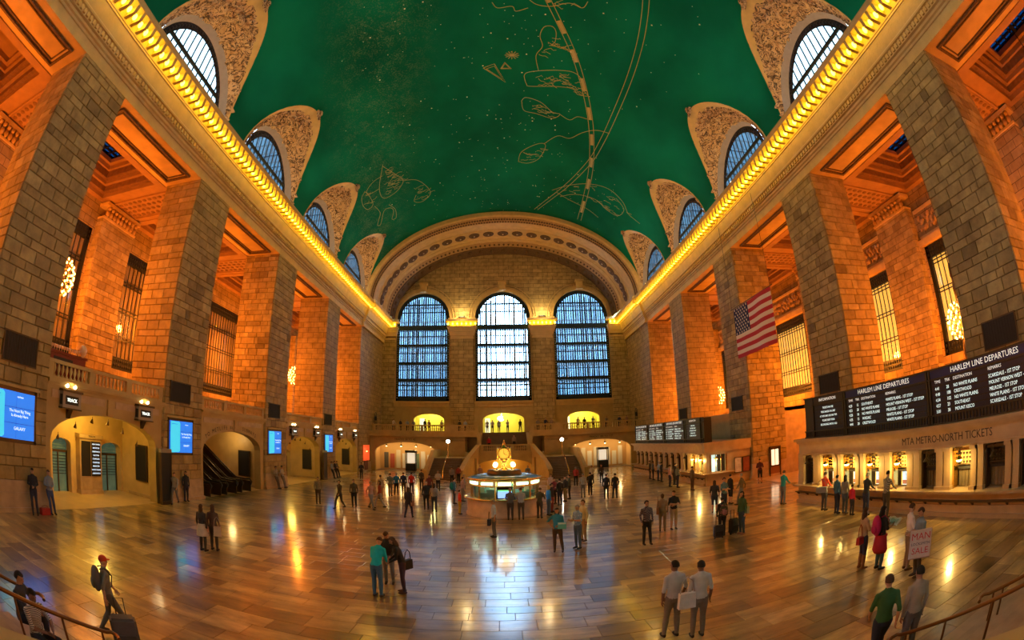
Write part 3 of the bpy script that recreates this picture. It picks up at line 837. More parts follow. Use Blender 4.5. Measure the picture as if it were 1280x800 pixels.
# uplight floods standing on the cornice ledge between the hooded windows
for s, nm in ((-1, 'left'), (1, 'right')):
    for i in range(0, 5):
        y0, y1 = pier(i)
        yc = (y0+y1)/2
        if i == 4: pass
        t = thing('uplight', 'small flood lamp on the %s cornice ledge above %s' % (nm, ['pillar beside camera', 'first pillar', 'second pillar', 'third pillar', 'fourth pillar'][i]), 'lamp', (s*(W-0.75), yc, 22.12))
        MB().box(-0.18, 0.18, -0.25, 0.25, 0, 0.12).build('housing', BLACK, t); MB().box(-0.14, 0.14, -0.2, 0.2, 0.12, 0.14).build('lens', emit_mat('flood lens', (1, 0.93, 0.75), 4) if i == 0 and s < 0 else bpy.data.materials['flood lens'], t)
        ld = bpy.data.lights.new('uplight', 'SPOT'); ld.energy = 700; ld.color = (1.0, 0.95, 0.72); ld.spot_size = R(120); ld.spot_blend = 0.8; ld.shadow_soft_size = 0.2
        lo = bpy.data.objects.new('uplight_beam', ld); COL.objects.link(lo); lo.parent = t; lo.location = (0, 0, 0.3)
        lo.rotation_euler = Vector((-s*0.95, 0, 0.75)).to_track_quat('-Z', 'Y').to_euler()
        t = thing('added_hood_lamp', 'small added amber lamp on the %s cornice ledge under %s hooded window' % (nm, ['the camera side', 'the first', 'the second', 'the third', 'the fourth'][i]), 'lamp', (s*(W-1.15), bayc(i), 22.08))  # lamp added on the ledge to brighten the carved hood
        MB().lathe([(0.1,0),(0.12,0.06),(0.06,0.1)], n=10).build('housing', BLACK, t); MB().ell((0,0,0.14), 0.06, 8, 5).build('bulb', CBULB, t, uv=False)
        ld = bpy.data.lights.new('added hood light', 'POINT'); ld.energy = 480; ld.color = (1.0, 0.60, 0.25); ld.shadow_soft_size = 0.06
        lo = bpy.data.objects.new('added_hood_light', ld); COL.objects.link(lo); lo.parent = t; lo.location = (0, 0, 0.3)
# ------------------------------------------------------------------ far end wall with three tall arched windows
WIN = [(-16.35+0.1, -8.15), (-4.35, 3.85), (7.3, 15.75)]
SILL, SPR = 9.85, 22.35
def ring_in(x):      # top of the end wall under the arch
    a, bz = 16.4, 10.3
    return 22.3 + bz*math.sqrt(max(0, 1-((x-XC*0.5)/a)**2))
fw = MB()
Y = D
def strip(xs, lo, hi, y):
    vs = []
    for x in xs: vs += [(x, y, lo(x)), (x, y, hi(x))]
    fw.add(vs, [(2*i, 2*i+2, 2*i+3, 2*i+1) for i in range(len(xs)-1)])
def lin(a, b, n): return [a + (b-a)*i/n for i in range(n+1)]
edges = [-W] + [e for w_ in WIN for e in w_] + [W]
for k in range(0, 8, 2):
    strip(lin(edges[k], edges[k+1], 8), lambda x: 5.3, lambda x: max(ring_in(x)+0.6, 25.0), Y)
for a, b_ in WIN:
    r = (b_-a)/2; c = (a+b_)/2
    strip(lin(a, b_, 28), lambda x: SPR + math.sqrt(max(0, r*r-(x-c)**2)), lambda x: ring_in(x)+0.6, Y)
farw = fw.build('wall_far', ASHLAR_FAR)
struct(farw, 'coursed stone end wall holding three tall arched windows', 'wall')
# dado below the windows with three lit low arches on the balcony level
dd = MB()
ARC = [(-13.4, -8.9, 8.1), (-3.3, 2.6, 8.15), (8.9, 13.6, 8.1)]
def arch_poly(a, b_, z0, zs, zt, n=12):
    c, r = (a+b_)/2, (b_-a)/2
    return [(a, z0)] + [(c - r*math.cos(PI*i/n), zs + (zt-zs)*math.sin(PI*i/n)) for i in range(n+1)] + [(b_, z0)]
def wall_with_arches(x0, x1, z0, z1, arcs, zs_drop=0.9):
    poly = [(x0, z0)]
    for a, b_, zt in arcs: poly += arch_poly(a, b_, z0, zt-zs_drop, zt)
    poly += [(x1, z0), (x1, z1), (x0, z1)]
    return poly
dd.prism(wall_with_arches(-W, W, 5.3, SILL, ARC), 'y', D-0.12, D+0.3)
dd.build('dado', SMOOTH, farw)
sl = MB()
for a, b_ in WIN:
    sl.box(a-0.15, b_+0.15, D-0.5, D+0.9, SILL-0.25, SILL+0.05); sl.box(a-0.05, b_+0.05, D-0.3, D, SILL-0.75, SILL-0.25)
    k = a
    while k < b_:
        sl.box(k, k+0.18, D-0.4, D-0.1, SILL-0.45, SILL-0.25); k += 0.36
sl.build('sill_band', PLASTER, farw)
# arch mouldings and keystones over each window
for a, b_ in WIN:
    r = (b_-a)/2; c = (a+b_)/2
    am = MB()
    am.grid(lambda u, v: (c - (r+0.0+v*0.0)*math.cos(PI*u), D - 0.18 + v*1.0, SPR + r*math.sin(PI*u)), 40, 1)
    for ra, rb, dp in ((r, r+0.5, 0.18), (r+0.5, r+0.62, 0.30), (r+0.9, r+1.0, 0.12)):
        am.grid(lambda u, v: (c - (ra+(rb-ra)*v)*math.cos(PI*u), D-dp, SPR + (ra+(rb-ra)*v)*math.sin(PI*u)), 40, 1, smooth=False)
        am.grid(lambda u, v: (c - rb*math.cos(PI*u), D-dp+dp*v, SPR + rb*math.sin(PI*u)), 40, 1)
    for s in (a, b_): am.box(s-0.02, s+0.02, D-0.1, D+0.85, SILL, SPR)
    am.box(c-0.5, c+0.5, D-0.75, D, SPR+r+0.0, SPR+r+1.3); am.box(c-0.65, c+0.65, D-0.95, D, SPR+r+1.1, SPR+r+1.4)
    am.build('arch_moulding', PLASTER, farw)
# pilasters between windows with bulb-lit caps
for (a, b_) in ((edges[2], edges[3]), (edges[4], edges[5])):
    p = MB().box(a+0.25, b_-0.25, D-0.35, D, 5.3, 19.1).build('pilaster', ASHLAR_FAR, farw)
    c = MB()
    for (o, za, zb) in ((0.1,19.1,19.3),(0.0,19.3,19.6),(0.2,19.6,19.85),(0.3,19.85,20.1),(0.45,20.1,20.5),(0.6,20.5,20.8),(0.75,20.8,20.9),(1.0,21.6,21.9),(0.5,21.9,22.2)):
        c.box(a+0.25-o*0.75, b_-0.25+o*0.75, D-0.35-o*0.8, D, za, zb)
    c.box(a+0.1, b_-0.1, D-0.5, D, 20.9, 21.6)
    c.build('pilaster_cap', COVE, p)
    fl_ = MB().box((a+b_)/2-0.5, (a+b_)/2+0.5, D-1.0, D-0.6, 22.2, 22.35).build('added_flood_lamp', BLACK, p)  # flood added on the cap to brighten the end wall and arch
    point('added_flood_light', ((a+b_)/2, D-1.3, 22.7), 420, (1, 0.72, 0.32), 0.25, p)
    n = 7
    for k in range(n):
        link('light_bulb', bulb_me, p, (a-0.1 + (b_-a+0.2)*k/(n-1), D-0.95, 21.25))
for s in (-1, 1):
    a = s*W; e = edges[1] if s < 0 else edges[6]
    p = MB().box(a, e - s*(-0.0), D-0.25, D, 5.3, ZT+0.6).build('corner_pilaster', ASHLAR_FAR, farw)
    c = MB()
    for (o, za, zb) in ((0.1,19.1,19.3),(0.2,19.6,19.85),(0.3,19.85,20.1),(0.45,20.1,20.5),(0.6,20.5,20.8),(0.75,20.8,20.9),(1.0,21.6,21.9),(0.5,21.9,22.2)):
        c.box(a, e - s*o*0.5, D-0.3-o*0.8, D, za, zb)
    c.box(a, e, D-0.5, D, 20.9, 21.6)
    c.build('pilaster_cap', COVE, p)
    for k in range(2): link('light_bulb', bulb_me, p, (e + s*(0.1 + 0.62*k), D-0.95, 21.25))

# glazed grids of the three windows
WGLASS = glass_mat('tall window glass', (0.86, 0.95, 1.0))
BLUEIRON = pmat('blue-black window iron', (0.012,0.03,0.045), 0.5, metal=0.4)
for wi, (a, b_) in enumerate(WIN):
    r = (b_-a)/2; c = (a+b_)/2
    root = link('window_%d' % wn, None); wn += 1
    struct(root, ['left', 'middle', 'right'][wi] + ' of three tall arched windows in the far wall', 'window')
    def top(x): return SPR + math.sqrt(max(0, (r-0.3)**2-(x-c)**2))
    fr = MB(); yf = D+0.55
    fr.box(a, a+0.45, yf-0.1, yf+0.1, SILL, SPR); fr.box(b_-0.45, b_, yf-0.1, yf+0.1, SILL, SPR); fr.box(a, b_, yf-0.1, yf+0.1, SILL, SILL+0.85)
    fr.grid(lambda u, v: (c - (r-0.55*v)*math.cos(PI*u), yf-0.1, SPR + (r-0.55*v)*math.sin(PI*u)), 36, 1, smooth=False)
    for zc, h in ((12.3,0.2),(13.1,0.45),(15.6,0.45),(18.3,0.4),(21.0,0.75),(14.6,0.1),(17.1,0.1),(19.7,0.1),(11.6,0.12),(23.4,0.12),(24.6,0.2)):
        ha = math.sqrt(max(0, (r-0.1)**2-max(0, zc-SPR)**2)); fr.box(c-ha, c+ha, yf-0.12, yf+0.12, zc-h/2, zc+h/2)
    fr.build('frame', BLUEIRON, root)
    mu = MB(); n = 22
    for k in range(1, n):
        x = a+0.35 + (b_-a-0.7)*k/n; wd = 0.11 if k % 4 == 0 else 0.075
        mu.box(x-wd, x+wd, yf-0.07, yf+0.07, SILL, top(x))
    mu.build('mullions', BLUEIRON, root)
    # studded ornament down both jambs
    st = MB()
    for k in range(34):
        z = SILL + 0.6 + k*0.36
        for x in (a+0.22, b_-0.22): st.ell((x, yf-0.12, z), (0.1, 0.05, 0.1), 6, 4)
    st.build('jamb_studs', pmat('pale studs', (0.25,0.33,0.4), 0.4), root)
    pn = MB()
    xs = lin(a, b_, 24)
    vs = []
    for x in xs: vs += [(x, yf+0.06, SILL), (x, yf+0.06, SPR + math.sqrt(max(0, r*r-(x-c)**2)))]
    pn.add(vs, [(2*i, 2*i+2, 2*i+3, 2*i+1) for i in range(24)])
    pn.build('panes', WGLASS, root)
    # second glazed skin with walkway floors, as seen through the glass
    sk = MB()
    for zc in (12.9, 15.5, 18.2, 20.9): sk.box(a, b_, yf+0.5, yf+1.6, zc-0.08, zc+0.08)
    for k in range(0, 12):
        x = a + (b_-a)*k/11; sk.box(x-0.06, x+0.06, yf+1.6, yf+1.7, SILL, top(x) if a+0.3 < x < b_-0.3 else SPR)
    sk.build('inner_walkways', BLUEIRON, root)
# neighbouring towers seen outside, left and right of the middle window
FAC = brick_mat('city facade glass', (0.032,0.066,0.10), (0.06,0.11,0.15), (0.014,0.02,0.028), bw=2.2, bh=3.2, rough=0.3, msize=0.25)
for x0, x1, h, nm in ((-75, -9, 85, 'left'), (10.5, 80, 85, 'right')):
    t = MB().box(x0, x1, D+28, D+60, -2, h)
    for k in range(20): t.box(x0-0.2, x1+0.2, D+27.7, D+28, k*4, k*4+0.7)
    o = t.build('office_tower', FAC); tag(o, 'blue grey office tower outside behind the %s tall window' % nm, 'building')

# ------------------------------------------------------------------ big moulded arch ring in front of the end wall
PRF = [(57.3,18.35,34.35,0),(57.3,18.0,33.75,0),(57.55,17.75,33.6,0),(57.6,17.7,33.55,1),(58.3,17.35,33.05,1),(58.35,17.3,33.12,0),(60.4,17.25,33.12,0),(60.45,17.15,33.02,2),(62.7,17.1,33.02,2),
       (62.75,17.0,32.95,0),(63.2,16.95,32.92,0),(63.25,16.85,32.8,0),(64.1,16.8,32.78,0),(64.15,16.7,32.7,1),(65.7,16.65,32.66,1),(65.75,16.5,32.55,3),(68.3,16.4,32.5,3)]
ar = MB()
NA = 72
for (ya, aa, za, _), (yb, ab, zb, mi) in zip(PRF, PRF[1:]):
    ar.grid(lambda u, v: (XC*0.5*((ya+(yb-ya)*v)-57)/11 + -(aa+(ab-aa)*v)*math.cos(PI*u), ya+(yb-ya)*v, 22.1 + (za+(zb-za)*v - 22.1)*math.sin(PI*u)), NA, 1, mi)
ring = ar.build('trim_3', [PLASTER, ORNAM, PLASTER, DARKORN])
struct(ring, 'wide moulded plaster arch with rosettes around the far wall', 'arch')
def ring_pt(y, a_, z_, t): return Vector((XC*0.5*(y-57)/11 - a_*math.cos(t), y, 22.1 + (z_-22.1)*math.sin(t)))
ros = MB().lathe([(0.0,-0.16),(0.12,-0.15),(0.16,-0.06),(0.34,-0.12),(0.48,-0.14),(0.56,-0.05),(0.62,-0.12),(0.74,-0.1),(0.78,0.0)], n=14)
for k in range(8):
    a = 2*PI*k/8; ros.ell((0.33*math.cos(a), 0.33*math.sin(a), -0.1), (0.12, 0.12, 0.07), 6, 4)
rme = ros.mesh('rosette', DARKORN, uv=False)
rmw = MB().ell((0,0,-0.16), (0.13,0.13,0.08), 8, 5).mesh('rosette_boss', pmat('pale boss', (0.6,0.5,0.35), 0.6), uv=False)
orn = MB()
nros = 25
for k in range(nros):
    t = PI*(k+1.0)/(nros+1)
    p = ring_pt(61.6, 17.1, 33.0, t); q = Vector((-math.cos(t)/17.1, 0, math.sin(t)/11.0)).normalized()
    M = Matrix.Translation(p - q*0.02) @ q.to_track_quat('Z', 'Y').to_matrix().to_4x4()
    o = link('rosette', rme, ring); o.matrix_local = M
    o2 = link('rosette_boss', rmw, o)
for k in range(150):
    t = PI*(k+0.5)/150
    p = ring_pt(57.85, 17.6, 33.4, t); orn.ell(p, (0.17, 0.12, 0.17), 6, 4)
    p = ring_pt(58.15, 17.4, 33.15, t+0.01); orn.ell(p, (0.13, 0.1, 0.13), 6, 4)
    if k % 2: orn.ell(ring_pt(64.9, 16.68, 32.66, t), (0.16, 0.3, 0.16), 6, 4)
    if k % 5 == 0: orn.ell(ring_pt(66.8, 16.45, 32.5, t), (0.32, 0.7, 0.32), 8, 5)
tag(orn.build('carved_beads', DARKORN, ring, uv=False), kind='stuff')

# ------------------------------------------------------------------ balcony across the far end
BY = 62.0
bl = MB()
for a, b_ in ((-W, -3.6), (3.0, W)):
    bl.box(a, b_, BY, D, 4.75, 5.3); bl.box(a, b_, BY-0.25, BY+0.2, 4.7, 5.0); bl.box(a, b_, BY-0.12, BY+0.3, 5.0, 5.4)
bl.box(-3.6, 3.0, 64.2, D, 4.75, 5.3)
balc = bl.build('floor', SMOOTH); struct(balc, 'stone balcony floor below the tall far windows', 'balcony')
bal_me = MB().lathe([(0.085,0),(0.085,0.06),(0.05,0.09),(0.045,0.14),(0.085,0.26),(0.09,0.34),(0.05,0.5),(0.04,0.56),(0.07,0.6),(0.085,0.63),(0.085,0.68)], n=7).mesh('baluster', SMOOTH, uv=False)
def balustrade(label, p0, p1, z, groups, per, h=0.95, group=None, solid=0.35):
    """rail, plinth, dies and separate balusters between two points"""
    d = Vector((p1[0]-p0[0], p1[1]-p0[1], 0)); Ln = d.length; ang = math.atan2(d.y, d.x)
    t = thing('balustrade', label, 'balustrade', (p0[0], p0[1], z), ang, group)
    MB().box(0, Ln, -0.14, 0.14, 0, 0.14).build('plinth', SMOOTH, t)
    MB().box(0, Ln, -0.17, 0.17, h-0.14, h).build('top_rail', SMOOTH, t)
    seg = (Ln - solid)/groups
    for k in range(groups+1):
        MB().box(k*seg, k*seg+solid, -0.15, 0.15, 0.14, h-0.14).build('die', SMOOTH, t)
    for k in range(groups):
        for j in range(per):
            link('baluster', bal_me, t, (k*seg+solid + (seg-solid)*(j+0.5)/per, 0, 0.13))
    return t
balustrade('stone balustrade of the far balcony over the left shop arch', (-17.9, BY), (-7.6, BY), 5.35, 3, 11)
balustrade('short stone balustrade of far balcony just left of the middle stairs', (-6.8, BY), (-3.7, BY), 5.35, 1, 9)
balustrade('short stone balustrade of far balcony just right of the middle stairs', (3.1, BY), (6.2, BY), 5.35, 1, 9)
balustrade('stone balustrade of the far balcony over the right shop arch', (7.0, BY), (17.9, BY), 5.35, 3, 11)
dz = MB().box(-7.7, -6.7, BY-0.2, BY+0.25, 5.3, 6.35); dz.box(6.1, 7.1, BY-0.2, BY+0.25, 5.3, 6.35)
dz.build('balcony_die', SMOOTH, balc)
# wall under the balcony with two wide shop arches
ARL = [(-17.6, -9.3, 3.95)]; ARR = [(8.3, 16.6, 3.95)]
uw = MB().prism(wall_with_arches(-W, -5.4, 0, 4.75, ARL, 1.3), 'y', BY+0.2, BY+0.7)
uw.prism(wall_with_arches(4.9, W, 0, 4.75, ARR, 1.3), 'y', BY+0.2, BY+0.7)
uw.box(-5.4, 4.9, 64.0, 64.3, 0, 4.75); uw.box(-5.4, -5.2, 62.7, 64.0, 0, 4.75); uw.box(4.7, 4.9, 62.7, 64.0, 0, 4.75)
under = uw.build('wall_far', SMOOTH); struct(under, 'stone wall under the far balcony with two wide shop arches', 'wall')
SHOPW = pmat('warm shop wall', (0.75, 0.5, 0.22), 0.6)
DKTXT = pmat('incised dark lettering', (0.05,0.035,0.02), 0.7)
for (a, b_, zt), nm, txt in ((ARL[0], 'left', 'TRACKS 38 TO 42'), (ARR[0], 'right', 'TRACKS 100 TO 117')):
    s = MB().box(a-0.3, b_+0.3, BY+4.2, BY+4.4, 0, 4.7); s.box(a-0.5, a-0.3, BY+0.7, BY+4.4, 0, 4.7); s.box(b_+0.3, b_+0.5, BY+0.7, BY+4.4, 0, 4.7)
    s.box(a-0.3, b_+0.3, BY+0.7, BY+4.4, 4.45, 4.7)
    o = s.build('shop_interior', SHOPW); tag(o, 'warm lit shop recess inside the %s arch under the far balcony' % nm, 'shop')
    rr = random.Random(9)
    for k in range(9):
        x = a + 0.6 + (b_-a-1.2)*k/8
        fx = MB().box(x-0.3, x+0.3, BY+4.05, BY+4.2, 0.2, rr.uniform(2.0, 2.9))
        fx.build('display_panel', pmat('shop panel', rr.choice(((0.8,0.75,0.6),(0.5,0.12,0.08),(0.1,0.1,0.1),(0.85,0.85,0.8),(0.2,0.3,0.2))), 0.5), o)
    for k in range(4):
        x = a + 1.0 + (b_-a-2.0)*k/3
        lp = MB().cyl((x, BY+2.6, 4.45), (x, BY+2.6, 3.6), 0.02, n=5).lathe([(0.05,0.25),(0.22,0.0),(0.16,0.0)], (x, BY+2.6, 3.35), 10).build('pendant', BRONZE, o)
        MB().ell((x, BY+2.6, 3.4), 0.13, 8, 5).build('lamp_globe', emit_mat('shop lamp', (1,0.72,0.35), 12), lp)
        point('shop_lamp', (x, BY+2.6, 3.1), 55, (1, 0.66, 0.26), 0.2, o)
    kiosk = thing('shop_kiosk', 'dark glazed kiosk standing in the %s shop arch' % nm, 'kiosk', ((a+b_)/2+0.5, BY+1.8, 0))
    MB().box(-0.7, 0.7, -0.5, 0.5, 0, 1.0).build('body', BLACK, kiosk); MB().box(-0.75, 0.75, -0.55, 0.55, 2.5, 2.8).build('roof', BLACK, kiosk)
    for x in (-0.68, 0.68):
        for y in (-0.48, 0.48): MB().box(x-0.05, x+0.05, y-0.05, y+0.05, 1.0, 2.5).build('post', BLACK, kiosk)
    MB().box(-0.6, 0.6, 0.3, 0.35, 1.05, 2.45).build('lit_panel', emit_mat('kiosk lit panel', (1, 0.85, 0.6), 0.8), kiosk)
    c = (a+b_)/2
    for k, t in enumerate(txt.split()):
        pass
    text_obj('lettering', txt, 0.36, DKTXT, MT('F', (c, BY+0.19, 4.3)), under)
# alcoves behind the balcony arches: bright yellow-green shop walls
ALC = pmat('yellow green shop wall', (0.72, 0.66, 0.18), 0.6)
for k, (a, b_, zt) in enumerate(ARC):
    s = MB().box(a-0.5, b_+0.5, D+4.5, D+4.7, 5.3, 9.4); s.box(a-0.7, a-0.5, D+0.3, D+4.7, 5.3, 9.4); s.box(b_+0.5, b_+0.7, D+0.3, D+4.7, 5.3, 9.4)
    s.box(a-0.7, b_+0.7, D+0.3, D+4.7, 9.2, 9.4); s.box(a-0.7, b_+0.7, D, D+4.7, 5.1, 5.3)
    o = s.build('store_alcove', ALC); tag(o, 'yellow-green lit store alcove behind the %s balcony arch' % ('left', 'middle', 'right')[k], 'alcove')
    MB().box(a, b_, D+2.4, D+2.6, 9.05, 9.18).build('ceiling_lamp', emit_mat('alcove lamp', (1, 0.9, 0.35), 6), o)
    point('alcove_light', ((a+b_)/2, D+2.4, 8.4), 420, (1, 0.86, 0.28), 0.4, o)
    MB().box(a+0.15, a+0.9, D+4.3, D+4.45, 5.4, 7.6).build('white_display', pmat('white display', (0.9,0.95,0.95), 0.4, emis=(0.9,1,0.95), es=0.6), o)
# glowing fruit emblem hung in the middle arch
em = MB()
pts = []
for i in range(40):
    a = 2*PI*i/40; r = 0.42*(1 + 0.10*math.cos(2*a) - 0.12*math.exp(-((a-PI/2)/0.35)**2) - 0.08*math.exp(-((a-3*PI/2)/0.3)**2))
    x, z = r*math.cos(a), r*math.sin(a)
    if x > 0.26 and abs(z-0.05) < 0.18: x = 0.26 + 0.02*abs(z)
    pts.append((x, z))
em.prism(pts, 'y', -0.04, 0.04)
em.prism([(0.02,0.46),(0.10,0.50),(0.2,0.64),(0.2,0.72),(0.08,0.66),(0.02,0.55)], 'y', -0.04, 0.04)
eo = em.build('store_emblem', emit_mat('white lit emblem', (0.95,1,0.95), 5), None, (-0.75, D-0.3, 7.35)); tag(eo, 'white glowing apple-shaped store emblem hanging in the middle balcony arch', 'sign')
MB().cyl((0,0,0.6), (0,0,2.2), 0.012, n=4).build('hanging_rod', BRONZE, eo)

# ------------------------------------------------------------------ far stairs: two side flights, landing, middle flight
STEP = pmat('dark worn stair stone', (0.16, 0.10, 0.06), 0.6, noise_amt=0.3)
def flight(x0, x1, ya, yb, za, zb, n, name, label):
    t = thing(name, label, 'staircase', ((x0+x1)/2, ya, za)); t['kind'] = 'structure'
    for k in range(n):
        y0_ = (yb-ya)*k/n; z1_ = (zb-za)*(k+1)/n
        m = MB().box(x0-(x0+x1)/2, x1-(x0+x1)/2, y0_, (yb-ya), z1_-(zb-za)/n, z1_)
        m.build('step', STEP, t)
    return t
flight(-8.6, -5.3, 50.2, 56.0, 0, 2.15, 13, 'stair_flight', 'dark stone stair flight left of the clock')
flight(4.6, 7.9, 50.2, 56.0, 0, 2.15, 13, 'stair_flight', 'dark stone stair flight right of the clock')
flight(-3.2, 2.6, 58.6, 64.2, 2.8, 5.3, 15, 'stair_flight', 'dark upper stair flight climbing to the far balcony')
ld_ = MB().box(-8.6, -3.6, 56.0, 62.2, 0, 2.15); ld_.box(3.1, 7.9, 56.0, 62.2, 0, 2.15)
ld_.box(-3.6, 3.1, 57.6, 64.0, 2.3, 2.8); ld_.box(-3.6, -3.2, 57.6, 64.2, 2.15, 5.2); ld_.box(2.6, 3.1, 57.6, 64.2, 2.15, 5.2)
ld_.prism(wall_with_arches(-5.0, 4.4, 0, 2.8, [(-3.5, 2.9, 1.95)], 0.8), 'y', 56.8, 57.3)
lnd = ld_.build('stair_landing', SMOOTH); struct(lnd, 'stone stair landing with low arch behind the information booth', 'landing')
MB().box(-3.6, 3.0, 59.2, 59.4, 0, 2.3).build('passage_wall', pmat('amber passage wall', (0.8,0.5,0.15), 0.6), lnd)
point('passage_lamp', (-0.3, 58.2, 1.5), 130, (1, 0.56, 0.12), 0.2, lnd)
balustrade('stone balustrade of the stair landing above the clock', (-3.2, 57.0), (2.7, 57.0), 2.8, 3, 7)
for s in (-1, 1):
    # curved ramping parapet from landing corner down to the floor, and outer one
    q = MB(); xm = XC
    prof = lambda t: (xm + s*(3.2 + 1.55*math.sin(t*PI/2)**1.0), 57.0 - 6.3*t**1.3, 2.75*(1-t)**1.15)
    n = 14
    for a in range(n):
        (xa, ya, za), (xb, yb, zb) = prof(a/n), prof((a+1)/n)
        for (dx0, dx1, h0, h1) in ((-0.2, 0.2, -1, 0.8), (-0.27, 0.27, 0.8, 1.0)):
            lo_a = 0 if h0 < 0 else za+h0; lo_b = 0 if h0 < 0 else zb+h0
            q.add([(xa+dx0,ya,lo_a),(xa+dx1,ya,lo_a),(xa+dx1,ya,za+h1),(xa+dx0,ya,za+h1),(xb+dx0,yb,lo_b),(xb+dx1,yb,lo_b),(xb+dx1,yb,zb+h1),(xb+dx0,yb,zb+h1)],
                  [(0,1,2,3),(7,6,5,4),(0,4,5,1),(1,5,6,2),(2,6,7,3),(3,7,4,0)])
    o = q.build('stair_parapet', SMOOTH); tag(o, 'curved stone parapet sweeping down %s of the clock' % ('left' if s < 0 else 'right'), 'parapet', kind='structure')
    q = MB(); xo = xm + s*8.55
    q.prism([(50.0,0),(50.0,0.9),(56.0,3.1),(62.0,3.1),(62.0,0)], 'x', xo-0.2, xo+0.2)
    q.box(xo-0.28, xo+0.28, 49.8, 50.5, 0, 1.1)
    o = q.build('stair_parapet', SMOOTH); tag(o, 'straight outer stone parapet of the far stairs, %s' % ('left' if s < 0 else 'right'), 'parapet', kind='structure')
    # middle handrail with lamp standard
    xr = xm + s*6.7
    h = thing('lamp_rail', 'brass handrail with lit lamp on the far stairs, %s of the clock' % ('left' if s < 0 else 'right'), 'handrail', (xr, 50.4, 0))
    MB().tube([(0,0,0.0),(0,0.0,0.9),(0,5.6,3.05),(0,5.6,2.2)], 0.05, 6).build('rail', GOLD, h)
    MB().cyl((0,5.6,2.2), (0,5.6,4.0), 0.05, n=6).build('lamp_post', GOLD, h)
    MB().ell((0,5.6,4.15), 0.22, 10, 6).build('lamp_globe', emit_mat('stair lamp', (1,0.93,0.8), 14), h)
    point('stair_lamp', (0,5.35,4.15), 40, (1,0.85,0.6), 0.2, h)
    text_obj('lettering', 'EXIT TO LEXINGTON AVE', 0.3, DKTXT, MT('F', (xm+s*6.5, BY+0.19, 4.2)), under)
